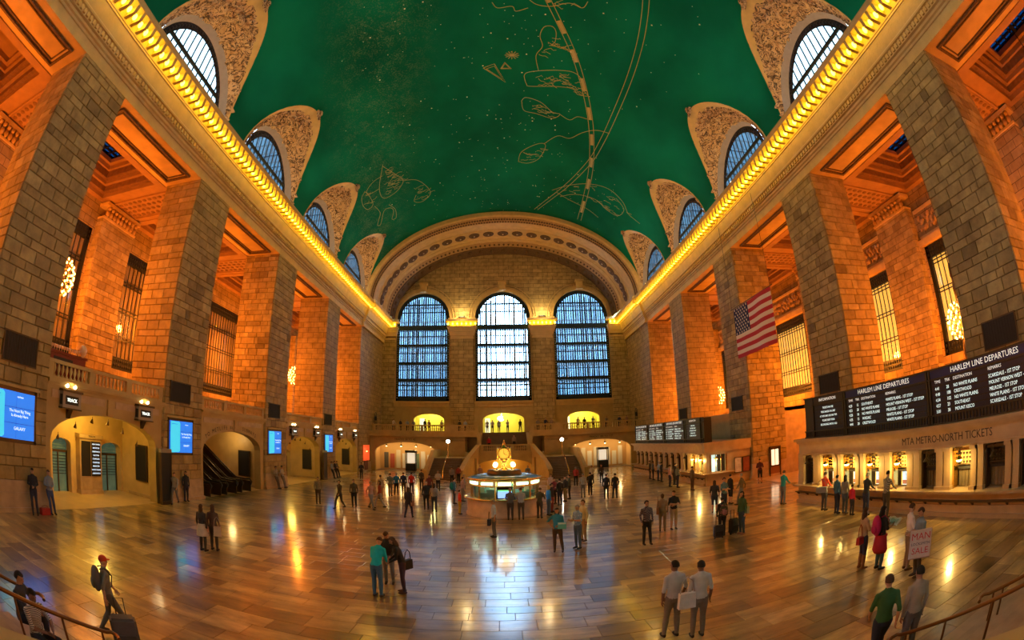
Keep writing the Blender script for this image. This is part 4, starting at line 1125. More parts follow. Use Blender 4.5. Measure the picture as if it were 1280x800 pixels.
# ------------------------------------------------------------------ left arcade: gate arches, gallery balustrades, signs, screens
GATEW = pmat('polished gate niche marble', (0.62, 0.45, 0.20), 0.4, noise_amt=0.3, nscale=1.2)
LITTXT = emit_mat('lit white lettering', (0.9, 1.0, 0.9), 2.5)
WHITETXT = pmat('white lettering', (0.8,0.8,0.75), 0.5, emis=(0.8,0.9,0.8), es=0.6)
GREENGLASS = pmat('green lit door glass', (0.12,0.2,0.16), 0.15, emis=(0.2,0.5,0.35), es=0.10, noise_amt=0.7, nscale=1.5)
ORDB = ['beside the camera', 'between first and second pillars', 'between second and third pillars', 'between third and fourth pillars', 'beyond the fourth pillar']
ARCW = {}
for i in range(0, 5):
    a, b_ = bay(i)
    zt, zs = 4.2, 2.95
    arch = wall_with_arches(a-0.05, b_+0.05, 0, 5.3, [(a+0.35, b_-0.55, zt)], zt-zs)
    wl = MB().prism(arch, 'x', -W-0.65, -W-0.1)
    o = wl.build('wall_left', SMOOTH); ARCW[i] = o; struct(o, 'stone arcade wall with wide low arch on the left %s' % ORDB[i], 'wall')
    mo = MB()
    for za, zb, dx in ((4.98, 5.12, 0.05), (5.12, 5.22, 0.14), (5.22, 5.36, 0.24), (4.55, 4.62, 0.02)):
        mo.box(-W-0.1, -W-0.1+dx, a, b_, za, zb)
    c = (a+b_)/2
    mo.box(-W-0.1, -W+0.0, c-0.22, c+0.22, zt+0.05, 4.98)
    mo.build('string_course', SMOOTH, o)
    pn = MB().box(-W-0.1, -W-0.07, a+0.35, c-0.4, 4.62, 4.95); pn.box(-W-0.1, -W-0.07, c+0.4, b_-0.35, 4.62, 4.95); pn.build('wall_panel', MARBLE, o)
    balustrade('stone gallery balustrade above the left arch %s' % ORDB[i], (-W-0.25, a+0.02), (-W-0.25, b_-0.02), 5.36, 3, 9, h=0.8)
    # niche behind the arch
    dpt = 2.9 if i != 2 else 5.2
    nb = MB()
    nb.box(-W-0.65-dpt, -W-0.65, a-0.02, a+0.07, 0, 5.0); nb.box(-W-0.65-dpt, -W-0.65, b_-0.07, b_+0.02, 0, 5.0)
    nb.box(-W-0.65, -W-0.65-dpt, a, b_, 4.55, 5.0)
    nb.box(-W-2.2-dpt, -W-0.1, a, b_, -0.3, 0.004)
    o2 = nb.build('niche_wall', GATEW); tag(o2, 'pale marble niche inside the left arch %s' % ORDB[i], 'niche')
    tag(o2, kind='structure')
    xb = -W-0.65-dpt
    if i != 2:
        doors = [(a+2.75, a+4.15, 2.75), (a+6.6, a+8.3, 2.75)]
        MB().prism(wall_with_arches(a, b_, 0, 4.6, doors, 0.35), 'x', xb-0.5, xb).build('back_wall', GATEW, o2)
        MB().box(xb-1.4, xb-1.1, a-0.2, b_+0.2, -0.1, 5.0).box(xb-1.1, xb-0.5, a-0.2, a, 0, 5).box(xb-1.1, xb-0.5, b_, b_+0.2, 0, 5).build('sky_leak_blocker', BLACK, o2)  # black backing added out of sight to keep sky light from leaking in
        for k, (da, db, dz_) in enumerate(doors):
            d = thing('gate_door', '%s gate door with patterned fanlight in left niche %s' % (('narrow', 'wide')[k], ORDB[i]), 'door', (xb-0.45, da, 0), PI/2)
            wdt = db-da
            MB().box(0, 0.08, -0.06, 0.06, 0, 2.05).box(wdt-0.08, wdt, -0.06, 0.06, 0, 2.05).box(0, wdt, -0.06, 0.06, 2.0, 2.12).box(wdt/2-0.04, wdt/2+0.04, -0.05, 0.05, 0, 2.0).build('frame', BRONZE, d)
            MB().box(0.08, wdt-0.08, 0.01, 0.03, 0, 2.0).build('pane', GREENGLASS, d)
            fb = MB()
            for t in range(7): fb.box(0.08, wdt-0.08, -0.03, 0.0, 0.9+t*0.15, 0.93+t*0.15)
            fb.build('louver_bars', IRON, d)
            fan = MB()
            for t in range(16):
                for u in range(4):
                    fan.ell((0.12+(wdt-0.24)*t/15, 0, 2.2+u*0.15), (0.055, 0.03, 0.055), 6, 4)
            fan.box(0, wdt, 0.02, 0.04, 2.1, 2.8)
            fan.build('fanlight', GREENGLASS, d)
        # departure board pier between the doors
        bd = thing('track_board', 'stone board pier listing departures in left niche %s' % ORDB[i], 'board', (xb, a+4.55, 0), PI/2)
        MB().box(0, 1.75, -0.4, 0, 0, 2.9).box(-0.08, 1.83, -0.48, 0, 2.9, 3.1).box(-0.05, 1.8, -0.45, 0, 0, 0.2).build('pier', MARBLE, bd)
        MB().box(0.12, 0.84, -0.44, -0.4, 0.95, 2.75).build('panel', BLACK, bd); MB().box(0.91, 1.63, -0.44, -0.4, 0.95, 2.75).build('panel', BLACK, bd)
        ff = MB()
        for x0 in (0.2, 0.95): ff.box(x0, x0+0.6, -0.42, -0.4, 0.3, 0.8)
        ff.build('base_panel', MARBLE, bd)
        for r in range(9):
            text_obj('lettering', random.choice(('WHITE PLAINS','STAMFORD','NEW HAVEN','BREWSTER','CROTON','GREENWICH')), 0.11, pmat('blue white text', (0.6,0.75,0.9), 0.5, emis=(0.5,0.75,1), es=1.2) if r == 0 and i == 0 else bpy.data.materials['blue white text'],
                     Matrix.Translation((1.27, -0.445, 2.62-r*0.19)) @ Matrix.Rotation(PI/2, 4, 'X'), bd)
        text_obj('lettering', 'TRACK', 0.17, DKTXT, Matrix.Translation((0.9, -0.485, 3.0)) @ Matrix.Rotation(PI/2, 4, 'X'), bd)
        # poster on the far side wall
        ps = MB().box(-W-2.2, -W-1.2, b_-0.2, b_-0.12, 0.9, 2.9).build('notice_board', BRONZE); tag(ps, 'dark framed notice board in the left niche %s' % ORDB[i], 'notice board')
        MB().box(-W-2.12, -W-1.28, b_-0.215, b_-0.2, 0.98, 2.82).build('panel', BLACK, ps)
        # spotlights under the arch
        for k in range(6):
            t_ = (k+0.5)/6; y = a+0.7+(b_-a-1.6)*t_; z = zs + (zt-zs)*math.sin(PI*t_) - 0.08
            sp = thing('spotlight', '%s small conical spotlight under the left arch %s' % (('first','second','third','fourth','fifth','sixth')[k], ORDB[i]), 'spotlight', (-W-0.75, y, z), group='arch spotlights')
            MB().cyl((0,0,0), (0,0,-0.12), 0.015, n=5).build('stem', BLACK, sp); MB().cyl((0,0,-0.1), (-0.06,0,-0.28), 0.03, 0.1, n=8).build('shade', BRONZE, sp)
        point('niche_light', (-W-1.7, c, 3.9), 230 if i < 3 else 150, (1, 0.62, 0.10), 0.4, o2)
    else:
        MB().box(xb-0.1, xb, a, b_, 0, 4.6).build('back_wall', GATEW, o2)
        ps = MB().box(-W-2.4, -W-1.3, b_-0.2, b_-0.12, 0.8, 2.8).build('poster', BRONZE); tag(ps, 'dark framed poster on the escalator passage side wall', 'poster')
        MB().box(-W-2.32, -W-1.38, b_-0.215, b_-0.2, 0.88, 2.72).build('panel', BLACK, ps)
        point('niche_light', (-W-2.6, b_-1.2, 3.6), 60, (1, 0.62, 0.22), 0.3, o2)
        # escalators climbing into the niche
        for e in range(3):
            y0e = a + 0.7 + e*2.0
            t = thing('escalator', '%s of three dark escalators in the left arch %s' % (('first', 'second', 'third')[e], ORDB[i]), 'escalator', (-W-0.3, y0e, 0))
            prof = [(0.4, 0.95), (0.0, 0.9), (-0.8, 0.95), (-4.6, 3.6), (-5.2, 3.6)]
            for yy_ in (0.0, 1.25):
                MB().tube([(p[0], yy_, p[1]) for p in [(0.5,0.55),(0.6,0.75)] + prof], 0.06, 6).build('handrail', BLACK, t)
                MB().prism([(0.5,0.05),(0.5,0.8),(-0.8,0.85),(-4.6,3.5),(-4.6,2.5),(-0.8,0.05)], 'y', yy_-0.03, yy_+0.03).build('balustrade_panel', BRONZE, t)
            for k in range(16):
                MB().box(-0.8-k*0.24, -1.04-k*0.24, 0.06, 1.19, 0.02+k*0.165, 0.17+k*0.165).build('step', STEP, t)
    # hanging track signs on brackets
    if i in (1, 3, 4):
        for k, yk in enumerate((a+0.85, b_-2.35)):
            sg = thing('track_sign', '%s grey lit track sign over the left arch %s' % (('nearer', 'farther')[k], ORDB[i]), 'sign', (-W-0.1, yk, 4.2))
            MB().box(0.02, 0.32, 0, 1.15, 0.1, 0.75).build('box', pmat('grey sign box', (0.35,0.30,0.22), 0.5), sg)
            MB().box(0.0, 0.40, -0.07, 1.22, 0.75, 0.85).build('cap', BRONZE, sg); MB().box(0.0, 0.36, -0.04, 1.19, 0.04, 0.1).build('tray', BRONZE, sg)
            MB().box(0.32, 0.33, 0.16, 0.99, 0.24, 0.6).build('screen', BLACK, sg)
            MB().box(0.06, 0.28, -0.012, 0.0, 0.2, 0.62).build('side_screen', BLACK, sg)
            text_obj('lettering', 'TRACK', 0.2, LITTXT, MT('L', (0.335, 0.575, 0.42)), sg, extrude=0.002)
            MB().prism([(0.0,0.04),(0.25,0.04),(0.05,-0.3),(0.0,-0.35)], 'y', 0.45, 0.7).build('bracket', BRONZE, sg)
            for q_ in range(2):
                MB().ell((0.2, 0.3+0.5*q_, 1.0), 0.09, 8, 5).build('lamp', emit_mat('sign lamp', (1, 0.75, 0.4), 14), sg)
            point('sign_light', (0.45, 0.55, 1.05), 9, (1, 0.68, 0.3), 0.08, sg)
a, b_ = bay(2)
for k, (txt, yc_) in enumerate((('TO METLIFE BLDG', a+2.6), ('SUBWAYS', b_-2.3))):
    lo = None
    n = len(txt)
    for j, ch in enumerate(txt):
        if ch == ' ': continue
        u = (yc_ + (j-(n-1)/2)*(0.27 if k == 0 else 0.3))
        c = (a+b_)/2; t_ = max(-1, min(1, (u-c+0.1)/((b_-a-0.9)/2)))
        z = 2.95 + 1.25*math.sqrt(max(0, 1-t_*t_)) + 0.28
        ang = -math.asin(t_)*0.35
        text_obj('lettering', ch, 0.36, DKTXT, MT('L', (-W-0.085, u, z)) @ Matrix.Rotation(ang, 4, 'Z'), ARCW[2])

# advertising screens on the pillars (left) and black speaker grilles (both sides)
SC_BLUE = emit_mat('screen blue', (0.02, 0.20, 0.85), 1.0); SC_CYAN = emit_mat('screen cyan phone', (0.05, 0.62, 0.85), 1.0); SC_DK = emit_mat('screen deep blue', (0.01, 0.10, 0.55), 1.0)
SC_W = emit_mat('screen white text', (0.8, 0.95, 1.0), 1.3)
for i in (1, 2, 3, 4):
    y0, y1 = pier(i)
    ya = y0 + (0.95 if i == 1 else 0.46); yb = y1 - (0.75 if i == 1 else 1.05)
    if i == 1: ya = y0 - 0.1; yb = y0 + 3.0
    t = thing('video_screen', 'blue framed video screen on the %s pillar on the left' % ('first', 'second', 'third', 'fourth')[i-1], 'screen', (-W+0.06, ya, 2.74), PI/2)
    wd, hh = yb-ya, 1.76
    MB().box(-0.14, wd+0.14, 0.0, 0.1, -0.14, 0).box(-0.14, wd+0.14, 0, 0.1, hh, hh+0.14).box(-0.14, 0, 0, 0.1, -0.14, hh+0.14).box(wd, wd+0.14, 0, 0.1, -0.14, hh+0.14).build('frame', BRONZE, t)
    F = lambda y: -y
    MB().box(0, wd, -0.02, 0.03, 0, hh).build('backing', BLACK, t)
    nx, nz = 3, 3
    for u in range(nx):
        for v in range(nz):
            MB().box(wd*u/nx+0.008, wd*(u+1)/nx-0.008, -0.035, -0.02, hh*v/nz+0.008, hh*(v+1)/nz-0.008).build('screen_panel', (SC_BLUE, SC_BLUE, SC_BLUE)[(u+v) % 3] if u else SC_DK, t)
    ph = MB(); x0, x1 = wd*0.05, wd*0.45
    rr_ = 0.12
    pts = [(x0, -0.0), (x1-rr_, 0.04), (x1-0.03, 0.09), (x1, 0.16), (x1, hh-0.16), (x1-0.03, hh-0.09), (x1-rr_, hh-0.04), (x0, hh-0.04)]
    ph.prism(pts, 'y', -0.045, -0.036); ph.build('phone_image', SC_CYAN, t)
    MB().box(x0+0.1, x1-0.25, -0.05, -0.045, hh-0.2, hh-0.17).build('phone_speaker', SC_DK, t)
    for txt, sz, zz in (('The Next Big Thing', 0.15, 1.05), ('Is Already Here', 0.15, 0.88), ('GALAXY', 0.17, 0.4), ('verizon', 0.12, 1.58)):
        text_obj('lettering', txt, sz*min(1, wd/2.6), SC_W, Matrix.Translation((wd*0.73, -0.045, zz)) @ Matrix.Rotation(PI/2, 4, 'X'), t, extrude=0.001)
    # ledge above frame
    MB().box(-0.25, wd+0.25, -0.12, 0.1, hh+0.14, hh+0.24).build('ledge', SMOOTH, t)
for s in (-1, 1):
    for i in (1, 2, 3, 4):
        y0, y1 = pier(i); c = y0 + 1.4 if i > 1 else y0 + 1.95
        if s > 0: c = y0 + (1.6 if i == 1 else 2.1)
        g = MB().box(-0.95, 0.95, 0, 0.06, 0, 1.05)
        t = thing('speaker_grille', 'black square wall grille on the %s pillar, %s side' % (('first', 'second', 'third', 'fourth')[i-1], 'left' if s < 0 else 'right'), 'grille', (s*(W-0.06), c, 5.55), PI/2 if s < 0 else -PI/2)
        MB().box(-1.0, 1.0, -0.04, 0.06, -0.05, 0).box(-1.0, 1.0, -0.04, 0.06, 1.05, 1.1).box(-1.0, -0.95, -0.04, 0.06, 0, 1.05).box(0.95, 1.0, -0.04, 0.06, 0, 1.05).build('frame', BRONZE, t)
        g.build('mesh_panel', GRILLE_B, t)
        for k in range(12):
            MB().box(-0.93+k*0.16, -0.91+k*0.16, -0.02, 0.0, 0, 1.05).build('slat', BLACK, t)

# red bar counter with glasses on the left gallery
t = thing('bar_counter', 'dark red wooden bar counter behind the left gallery balustrade', 'counter', (-19.55, 12.3, 5.3), PI/2)
REDW = pmat('dark red lacquer', (0.16, 0.012, 0.012), 0.35)
MB().box(0, 2.4, 0, 0.6, 0, 1.25).build('body', REDW, t); MB().box(-0.08, 2.48, -0.08, 0.68, 1.25, 1.36).build('top', REDW, t)
MB().box(0.2, 1.5, -0.03, 0, 0.75, 1.1).build('recess_panel', BLACK, t)
GLASSY = pmat('amber glass', (0.8,0.6,0.4), 0.1, spec=0.8)
gme = MB().lathe([(0.05,0),(0.012,0.02),(0.012,0.1),(0.06,0.14),(0.07,0.26),(0.06,0.27)], n=8).mesh('wine_glass', GLASSY, uv=False)
for k in range(12):
    o = link('wine_glass', gme, None, (-19.75, 12.45+k*0.17, 6.66)); tag(o, 'small stemmed glass standing in a row on the red bar counter', 'glass', 'glasses on the red bar')
o = MB().lathe([(0.1,0),(0.06,0.04),(0.2,0.2),(0.24,0.38),(0.16,0.56),(0.1,0.6)], n=14).build('glass_vase', GLASSY, None, (-19.75, 14.6, 6.66)); tag(o, 'round glass vase at the end of the red bar counter', 'vase')

# ------------------------------------------------------------------ ticket booth and departure boards, right side
BSTONE = pmat('booth marble', (0.52, 0.37, 0.19), 0.45, noise_amt=0.3, nscale=2)
TLAMP = emit_mat('ticket lamp glow', (1.0, 0.62, 0.14), 14)
WINLIT = emit_mat('lit ticket office', (1.0, 0.58, 0.10), 1.6); WINDK = pmat('dark ticket office', (0.05,0.035,0.02), 0.5)
SCRN = emit_mat('ticket screen', (0.75, 0.95, 1.0), 1.2)
CURT = pmat('ticket window blind', (0.35,0.25,0.12), 0.8)
BF = 14.2
def ticket_booth(name, label, ya, yb, wins, endface=False):
    """counter, base, pilasters, entablature, ticket windows each with lamp; local frame is world"""
    t = thing(name, label, 'ticket booth', (BF, yb, 0))
    X = lambda v: v            # local x grows towards the wall
    Yl = lambda y: y - yb
    MB().box(0.12, 4.0, Yl(ya), 0, 0.0, 0.86).box(0.0, 4.0, Yl(ya), 0, 0.0, 0.14).box(0.05, 0.3, Yl(ya), 0, 0.36, 0.42).build('base', BSTONE, t)
    MB().box(-0.22, 0.6, Yl(ya), 0.05, 0.86, 0.94).build('counter', MARBLE, t)
    MB().box(-0.12, 0.12, Yl(ya), 0, 0.55, 0.59).build('bag_shelf', BRONZE, t)
    y = ya + 0.4
    while y < yb:
        MB().prism([(0.12, 0.55), (-0.1, 0.55), (0.12, 0.38)], 'y', Yl(y), Yl(y)+0.05).build('shelf_bracket', BRONZE, t); y += 0.82
    MB().box(0.18, 4.0, Yl(ya), 0, 2.48, 3.0).box(0.05, 4.0, Yl(ya), 0.05, 3.0, 3.12).box(-0.12, 4.0, Yl(ya), 0.1, 3.12, 3.25).box(0.12, 4.0, Yl(ya), 0, 2.42, 2.5).build('entablature', BSTONE, t)
    MB().box(1.2, 4.0, Yl(ya), -0.0, 0.86, 2.5).build('office_wall', WINDK, t)
    for (c, wd, kind) in wins:
        u = Yl(c); h = wd/2
        for e in (-1, 1):
            MB().box(0.15, 0.55, u+e*(h+0.18)-0.17, u+e*(h+0.18)+0.17, 0.94, 2.42).box(0.08, 0.5, u+e*(h+0.18)-0.21, u+e*(h+0.18)+0.21, 0.94, 1.06).box(0.08, 0.5, u+e*(h+0.18)-0.2, u+e*(h+0.18)+0.2, 2.3, 2.42).build('pilaster', BSTONE, t)
        f = MB().box(0.3, 0.6, u-h, u-h+0.08, 0.94, 2.35).box(0.3, 0.6, u+h-0.08, u+h, 0.94, 2.35).box(0.3, 0.6, u-h, u+h, 2.25, 2.35)
        wf = f.build('window_frame', GOLD if kind != 'dark' else BRONZE, t)
        MB().box(0.95, 1.0, u-h, u+h, 0.94, 2.4).build('office_back', WINLIT if kind == 'lit' else (LITBLIND if kind == 'blind' else WINDK), wf)
        tr = MB()
        for k in range(6):
            for j in range(3): tr.ell((0.55, u-h+0.12+(wd-0.24)*k/5, 1.82+j*0.15), (0.03, 0.05, 0.05), 6, 4)
        tr.box(0.5, 0.56, u-h, u+h, 1.68, 1.76)
        tr.build('fretwork', GOLD if kind == 'lit' else BRONZE, wf)
        MB().box(0.5, 0.53, u-h*0.65, u+h*0.65, 1.58, 1.72).build('header_plate', BLACK, wf)
        MB().box(0.58, 0.59, u-h+0.08, u+h-0.08, 0.94, 1.68).build('pane', CLEAR, wf)
        if kind == 'lit':
            MB().box(0.8, 0.85, u-h*0.5, u+h*0.6, 0.98, 1.58).build('lit_poster', SCRN, wf)
            MB().box(0.7, 0.74, u-h*0.35, u+h*0.1, 1.22, 1.46).build('screen', emit_mat('monitor', (0.35,0.6,0.9), 1.0), wf)
            MB().box(0.64, 0.7, u-h*0.1, u+h*0.3, 1.05, 1.2).build('notice', pmat('pink notice', (0.8,0.35,0.3), 0.6), wf)
        else:
            cu = MB()
            for k in range(10): cu.box(0.66+0.03*(k % 2), 0.70+0.03*(k % 2), u-h+0.1+(wd-0.2)*k/10, u-h+0.1+(wd-0.2)*(k+1)/10, 0.94, 1.66)
            cu.build('pleated_blind', CURT, wf)
        lm = MB().tube([(0.3,u,2.38),(0.12,u,2.36),(0.06,u,2.25),(0.06,u,2.12)], 0.018, 5).build('lamp_arm', BRONZE, wf)
        shd = MB().lathe([(0.04,0.14),(0.06,0.1),(0.16,0.0)], (0.06,u,2.0), 10).build('lamp_shade', GOLD if kind != 'dark' else BRONZE, wf)
        if kind != 'dark':
            MB().ell((0.06,u,1.98), (0.13,0.13,0.07), 8, 5).build('lamp_bulb', TLAMP, wf)
            point('ticket_lamp', (-0.05, u, 1.86), 100, (1, 0.62, 0.16), 0.1, t)
    return t
winsA = [(19.65, 0.85, 'dark')] + [(c, 1.0, 'lit') for c in (18.05, 16.42, 14.8, 13.08)] + [(11.4, 0.9, 'dark'), (9.68, 1.0, 'blind'), (8.05, 1.0, 'dark'), (6.4, 1.0, 'dark'), (4.75, 1.0, 'dark')]
tA = ticket_booth('ticket_booth', 'long tan marble ticket booth with lamp-lit windows under the large departure board', 3.6, 20.5, winsA)
text_obj('lettering', 'MTA METRO-NORTH TICKETS', 0.38, DKTXT, MT('R', (0.17, -10.0, 2.76)), tA, squeeze=0.92)
MB().box(0.2, 4.0, 0, 0.12, 0, 2.5).build('end_wall', BSTONE, tA)
winsB = [(33.6, 0.8, 'lit'), (35.2, 0.8, 'lit')] + [(36.9+1.55*k, 0.75, 'dark') for k in range(10)]
tB = ticket_booth('ticket_booth', 'farther marble ticket booth with dark windows and lit end window', 32.9, 53.0, winsB)
# end face of the farther booth, facing the camera
ef = MB().prism([(14.32-BF, 2.5), (14.32-BF, 0), (18.2-BF, 0), (18.2-BF, 2.5), (16.0-BF, 2.5), (16.0-BF, 1.0), (14.7-BF, 1.0), (14.7-BF, 2.3), (16.0-BF, 2.3), (16.0-BF, 2.5)], 'y', -20.45, -20.2)
ef.build('end_wall', BSTONE, tB)
MB().box(14.1-BF, 18.25-BF, -20.6, -20.0, 2.5, 3.25).box(13.9-BF, 16.6-BF, -20.75, -20.2, 0.86, 0.94).build('end_entablature', BSTONE, tB)
MB().box(14.7-BF, 16.0-BF, -20.0, -19.95, 1.0, 2.3).build('end_window_light', emit_mat('cool lit office', (0.6,0.95,0.9), 0.9), tB)
MB().lathe([(0.03,0.2),(0.22,0.0),(0.2,0.0)], (15.3-BF, -20.1, 1.95), 10).build('end_lamp_shade', GOLD, tB)
MB().ell((15.3-BF, -20.1, 1.97), (0.15,0.15,0.08), 8, 5).build('end_lamp_bulb', TLAMP, tB)
point('ticket_lamp', (15.3-BF, -20.9, 1.6), 20, (1,0.8,0.45), 0.15, tB)
fr_ = MB()
for x in (14.68, 15.1, 15.55, 16.0): fr_.box(x-BF-0.03, x-BF+0.03, -20.5, -20.42, 1.0, 2.3)
fr_.build('end_window_bars', GOLD, tB)
for nm_, lab, x0, col_ in (('poster', 'white portrait poster standing at the end of the farther booth', 16.7, (0.75,0.7,0.65)), ('framed_poster', 'dark red framed poster on the end wall of the farther booth', 17.45, (0.3,0.08,0.05))):
    p = MB().box(x0, x0+0.62, 32.46, 32.54, 0.75, 1.85).build(nm_, pmat(nm_, col_, 0.5, noise_amt=0.5, nscale=4)); tag(p, lab, 'poster')
    MB().box(x0-0.04, x0+0.66, 32.44, 32.46, 0.71, 0.75).box(x0-0.04, x0+0.66, 32.44, 32.46, 1.85, 1.89).box(x0-0.04, x0, 32.44, 32.46, 0.71, 1.89).box(x0+0.62, x0+0.66, 32.44, 32.46, 0.71, 1.89).build('frame', BLACK, p)

NAVY = pmat('navy header', (0.004, 0.018, 0.10), 0.4); FRAMEM = pmat('olive bronze board frame', (0.05,0.048,0.035), 0.4, metal=0.5); SLATB = pmat('board slat', (0.006,0.014,0.04), 0.35)
BTXT = emit_mat('board text', (0.75, 0.95, 0.9), 1.1); HTXT = emit_mat('board header text', (0.9, 0.93, 0.85), 0.7)
def board(label, ya, yb, panels, x=BF+0.25, z0=3.25, h=1.95, tilt=0):
    t = thing('departure_board', label, 'departure board', (x, yb, z0))
    Lb = yb-ya
    MB().box(0.1, 0.75, -Lb, 0, 0.0, h).build('cabinet', FRAMEM, t)
    for (pa, pb, title, rows_) in panels:
        u0, u1 = pa-yb, pb-yb
        p = MB().box(0.06, 0.1, u0, u1, 0.35, h-0.32).build('panel', BLACK, t)
        MB().box(0.04, 0.1, u0, u1, h-0.32, h).build('header', NAVY if title != 'INFORMATION' else FRAMEM, p)
        MB().box(0.0, 0.1, u0-0.05, u0+0.05, 0, h).build('post', FRAMEM, p); MB().box(0.0, 0.1, u1-0.05, u1+0.05, 0, h).build('post', FRAMEM, p)
        c = (u0+u1)/2; wd = u1-u0
        text_obj('lettering', title, 0.27*min(1, wd/4.6) if title != 'INFORMATION' else 0.2, HTXT, MT('R', (0.035, c, h-0.16)), p, extrude=0.001)
        n = len(rows_)
        sl_ = MB()
        for r in range(n+1):
            z = h-0.5-r*0.2
            sl_.box(0.05, 0.06, u0+0.1, u1-0.1, z-0.08, z+0.08)
        sl_.build('flap_row', SLATB, p)
        if title != 'INFORMATION':
            for tx, f in (('TIME', 0.03), ('TRK', 0.13), ('DESTINATION', 0.21), ('REMARKS', 0.53)):
                text_obj('lettering', tx, 0.15, HTXT, MT('R', (0.045, u1-0.1-(wd-0.2)*f, h-0.46)), p, align='LEFT', extrude=0.001)
            for r, row in enumerate(rows_):
                for tx, f in zip(row, (0.03, 0.14, 0.21, 0.53)):
                    text_obj('lettering', tx, 0.165, BTXT, MT('R', (0.045, u1-0.1-(wd-0.2)*f, h-0.7-r*0.2)), p, align='LEFT', extrude=0.001, squeeze=0.85)
        else:
            for r, row in enumerate(rows_):
                text_obj('lettering', row, 0.135, BTXT, MT('R', (0.045, c, h-0.55-r*0.2)), p, extrude=0.001, squeeze=0.85)
    MB().box(0.0, 0.1, -Lb, 0, 0.30, 0.36).box(0.0, 0.1, -Lb, 0, 0, 0.05).box(0.0, 0.1, -Lb, 0, h-0.36, h-0.31).box(0, 0.1, -Lb, 0, h-0.02, h+0.04).build('rails', FRAMEM, t)
    ln = MB(); k = 0
    while k < Lb: ln.box(0.06, 0.09, -k-0.04, -k, 0.05, 0.3); k += 0.16
    ln.build('louvres', SLATB, t)
    return t
R1 = [('4:41','28','NO WHITE PLAINS','SCARSDALE - 1ST STOP'),('4:48','108','CRESTWOOD','MOUNT VERNON WEST - 1ST STOP'),('4:54','102','NO WHITE PLAINS','MELROSE - 1ST STOP'),('4:57','23','SOUTHEAST','WHITE PLAINS - 1ST STOP'),('5:01','38','MOUNT KISCO','SCARSDALE - 1ST STOP')]
R2 = [('4:20','15','SOUTHEAST','WHITE PLAINS - 1ST STOP'),('4:23','28','NO WHITE PLAINS','MOUNT VERNON WEST - 1ST STOP'),('4:28','18','NO WHITE PLAINS','MELROSE - 1ST STOP'),('4:35','15','WASSAIC','WHITE PLAINS - 1ST STOP'),('4:40','28','CRESTWOOD','WHITE PLAINS - 1ST STOP')]
INF = ['TICKETS MAY BE', 'PURCHASED ON LINE', 'AT MTA.INFO OR VIA TVM', 'PLEASE KEEP YOUR', 'BELONGINGS WITH YOU']
board('large navy departure board over the nearer ticket booth, HARLEM LINE DEPARTURES', 3.7, 20.0, [(16.75, 19.2, 'INFORMATION', INF), (11.35, 16.6, 'HARLEM LINE DEPARTURES', R2), (5.6, 11.2, 'HARLEM LINE DEPARTURES', R1)])
board('dark departure board over the farther ticket booth, NEW HAVEN LINE DEPARTURES', 33.3, 52.6, [(33.9, 37.0, 'INFORMATION', INF), (37.4, 42.2, 'NEW HAVEN LINE DEPARTURES', R1), (42.6, 47.4, 'NEW HAVEN LINE DEPARTURES', R2), (47.8, 52.4, 'NEW HAVEN LINE DEPARTURES', R1)])

# ------------------------------------------------------------------ right lower walls between the pillars (behind the booths)
for i in range(0, 5):
    if i == 2: continue
    a, b_ = bay(i)
    o = MB().box(W+0.1, W+0.65, a-0.05, b_+0.05, 0, 5.3).box(W, W+0.8, a-0.05, b_+0.05, 5.0, 5.4).build('wall_right', SMOOTH); struct(o, 'plain lower wall behind the booths on the right %s' % ORDB[i], 'wall')
# passage door in the near face of the third pillar, right
a3 = pier(3)[0]
d = thing('glazed_door', 'small lit glazed door in the third pillar beside the farther booth', 'door', (19.9, a3-0.08, 0))
MB().box(-0.08, 0, -0.06, 0.04, 0, 2.3).box(0.95, 1.03, -0.06, 0.04, 0, 2.3).box(-0.08, 1.03, -0.06, 0.04, 2.2, 2.35).build('frame', BRONZE, d)
MB().box(0, 0.95, 0.0, 0.03, 0, 0.75).build('kick_panel', pmat('brown door wood', (0.25,0.1,0.04), 0.5), d)
MB().box(0.12, 0.83, 0.0, 0.02, 0.85, 2.1).build('pane', emit_mat('door lit glass', (1, 0.85, 0.55), 1.2), d)
MB().box(0.0, 0.95, -0.01, 0.03, 0.75, 0.85).box(0, 0.12, -0.01, 0.03, 0.75, 2.2).box(0.83, 0.95, -0.01, 0.03, 0.75, 2.2).box(0, 0.95, -0.01, 0.03, 2.1, 2.2).box(0.45, 0.5, -0.01, 0.03, 0.85, 2.1).build('door_leaf', BRONZE, d)
MB().ell((0.88,-0.05,1.05), 0.035, 8, 5).build('knob', GOLD, d)
# back of the open middle bay
o = MB().box(BACK-1.0, BACK-0.8, bay(2)[0], bay(2)[1], 0, 5.3).build('wall_right', ASHLAR); struct(o, 'stone back wall of the open passage bay on the right', 'wall')

# ------------------------------------------------------------------ hanging national flag
t = thing('flag', 'large striped flag with starred blue canton hanging in the right middle bay', 'flag', (W-0.55, 32.75, 9.45))
FR = pmat('flag red', (0.45, 0.015, 0.02), 0.8); FWm = pmat('flag white', (0.75, 0.66, 0.50), 0.8); FBm = pmat('flag blue', (0.01, 0.02, 0.07), 0.8)
FWD, FH = 6.05, 3.9
def flagp(u, v): return (0.10*math.sin(u*5.5+0.4*v) + 0.04*math.sin(u*13+1), -u*FWD, v*FH + 0.0)
for k in range(13):
    m_ = MB(); v0, v1 = k/13, (k+1)/13; u0 = 0.4 if k >= 6 else 0.0
    m_.grid(lambda u, v: flagp(u0+(1-u0)*u, v0+(v1-v0)*v), 24, 1)
    m_.build('stripe', FR if k % 2 == 0 else FWm, t, uv=False)
MB().grid(lambda u, v: flagp(0.4*u, 6/13+7/13*v), 12, 4).build('canton', FBm, t, uv=False)
st = MB()
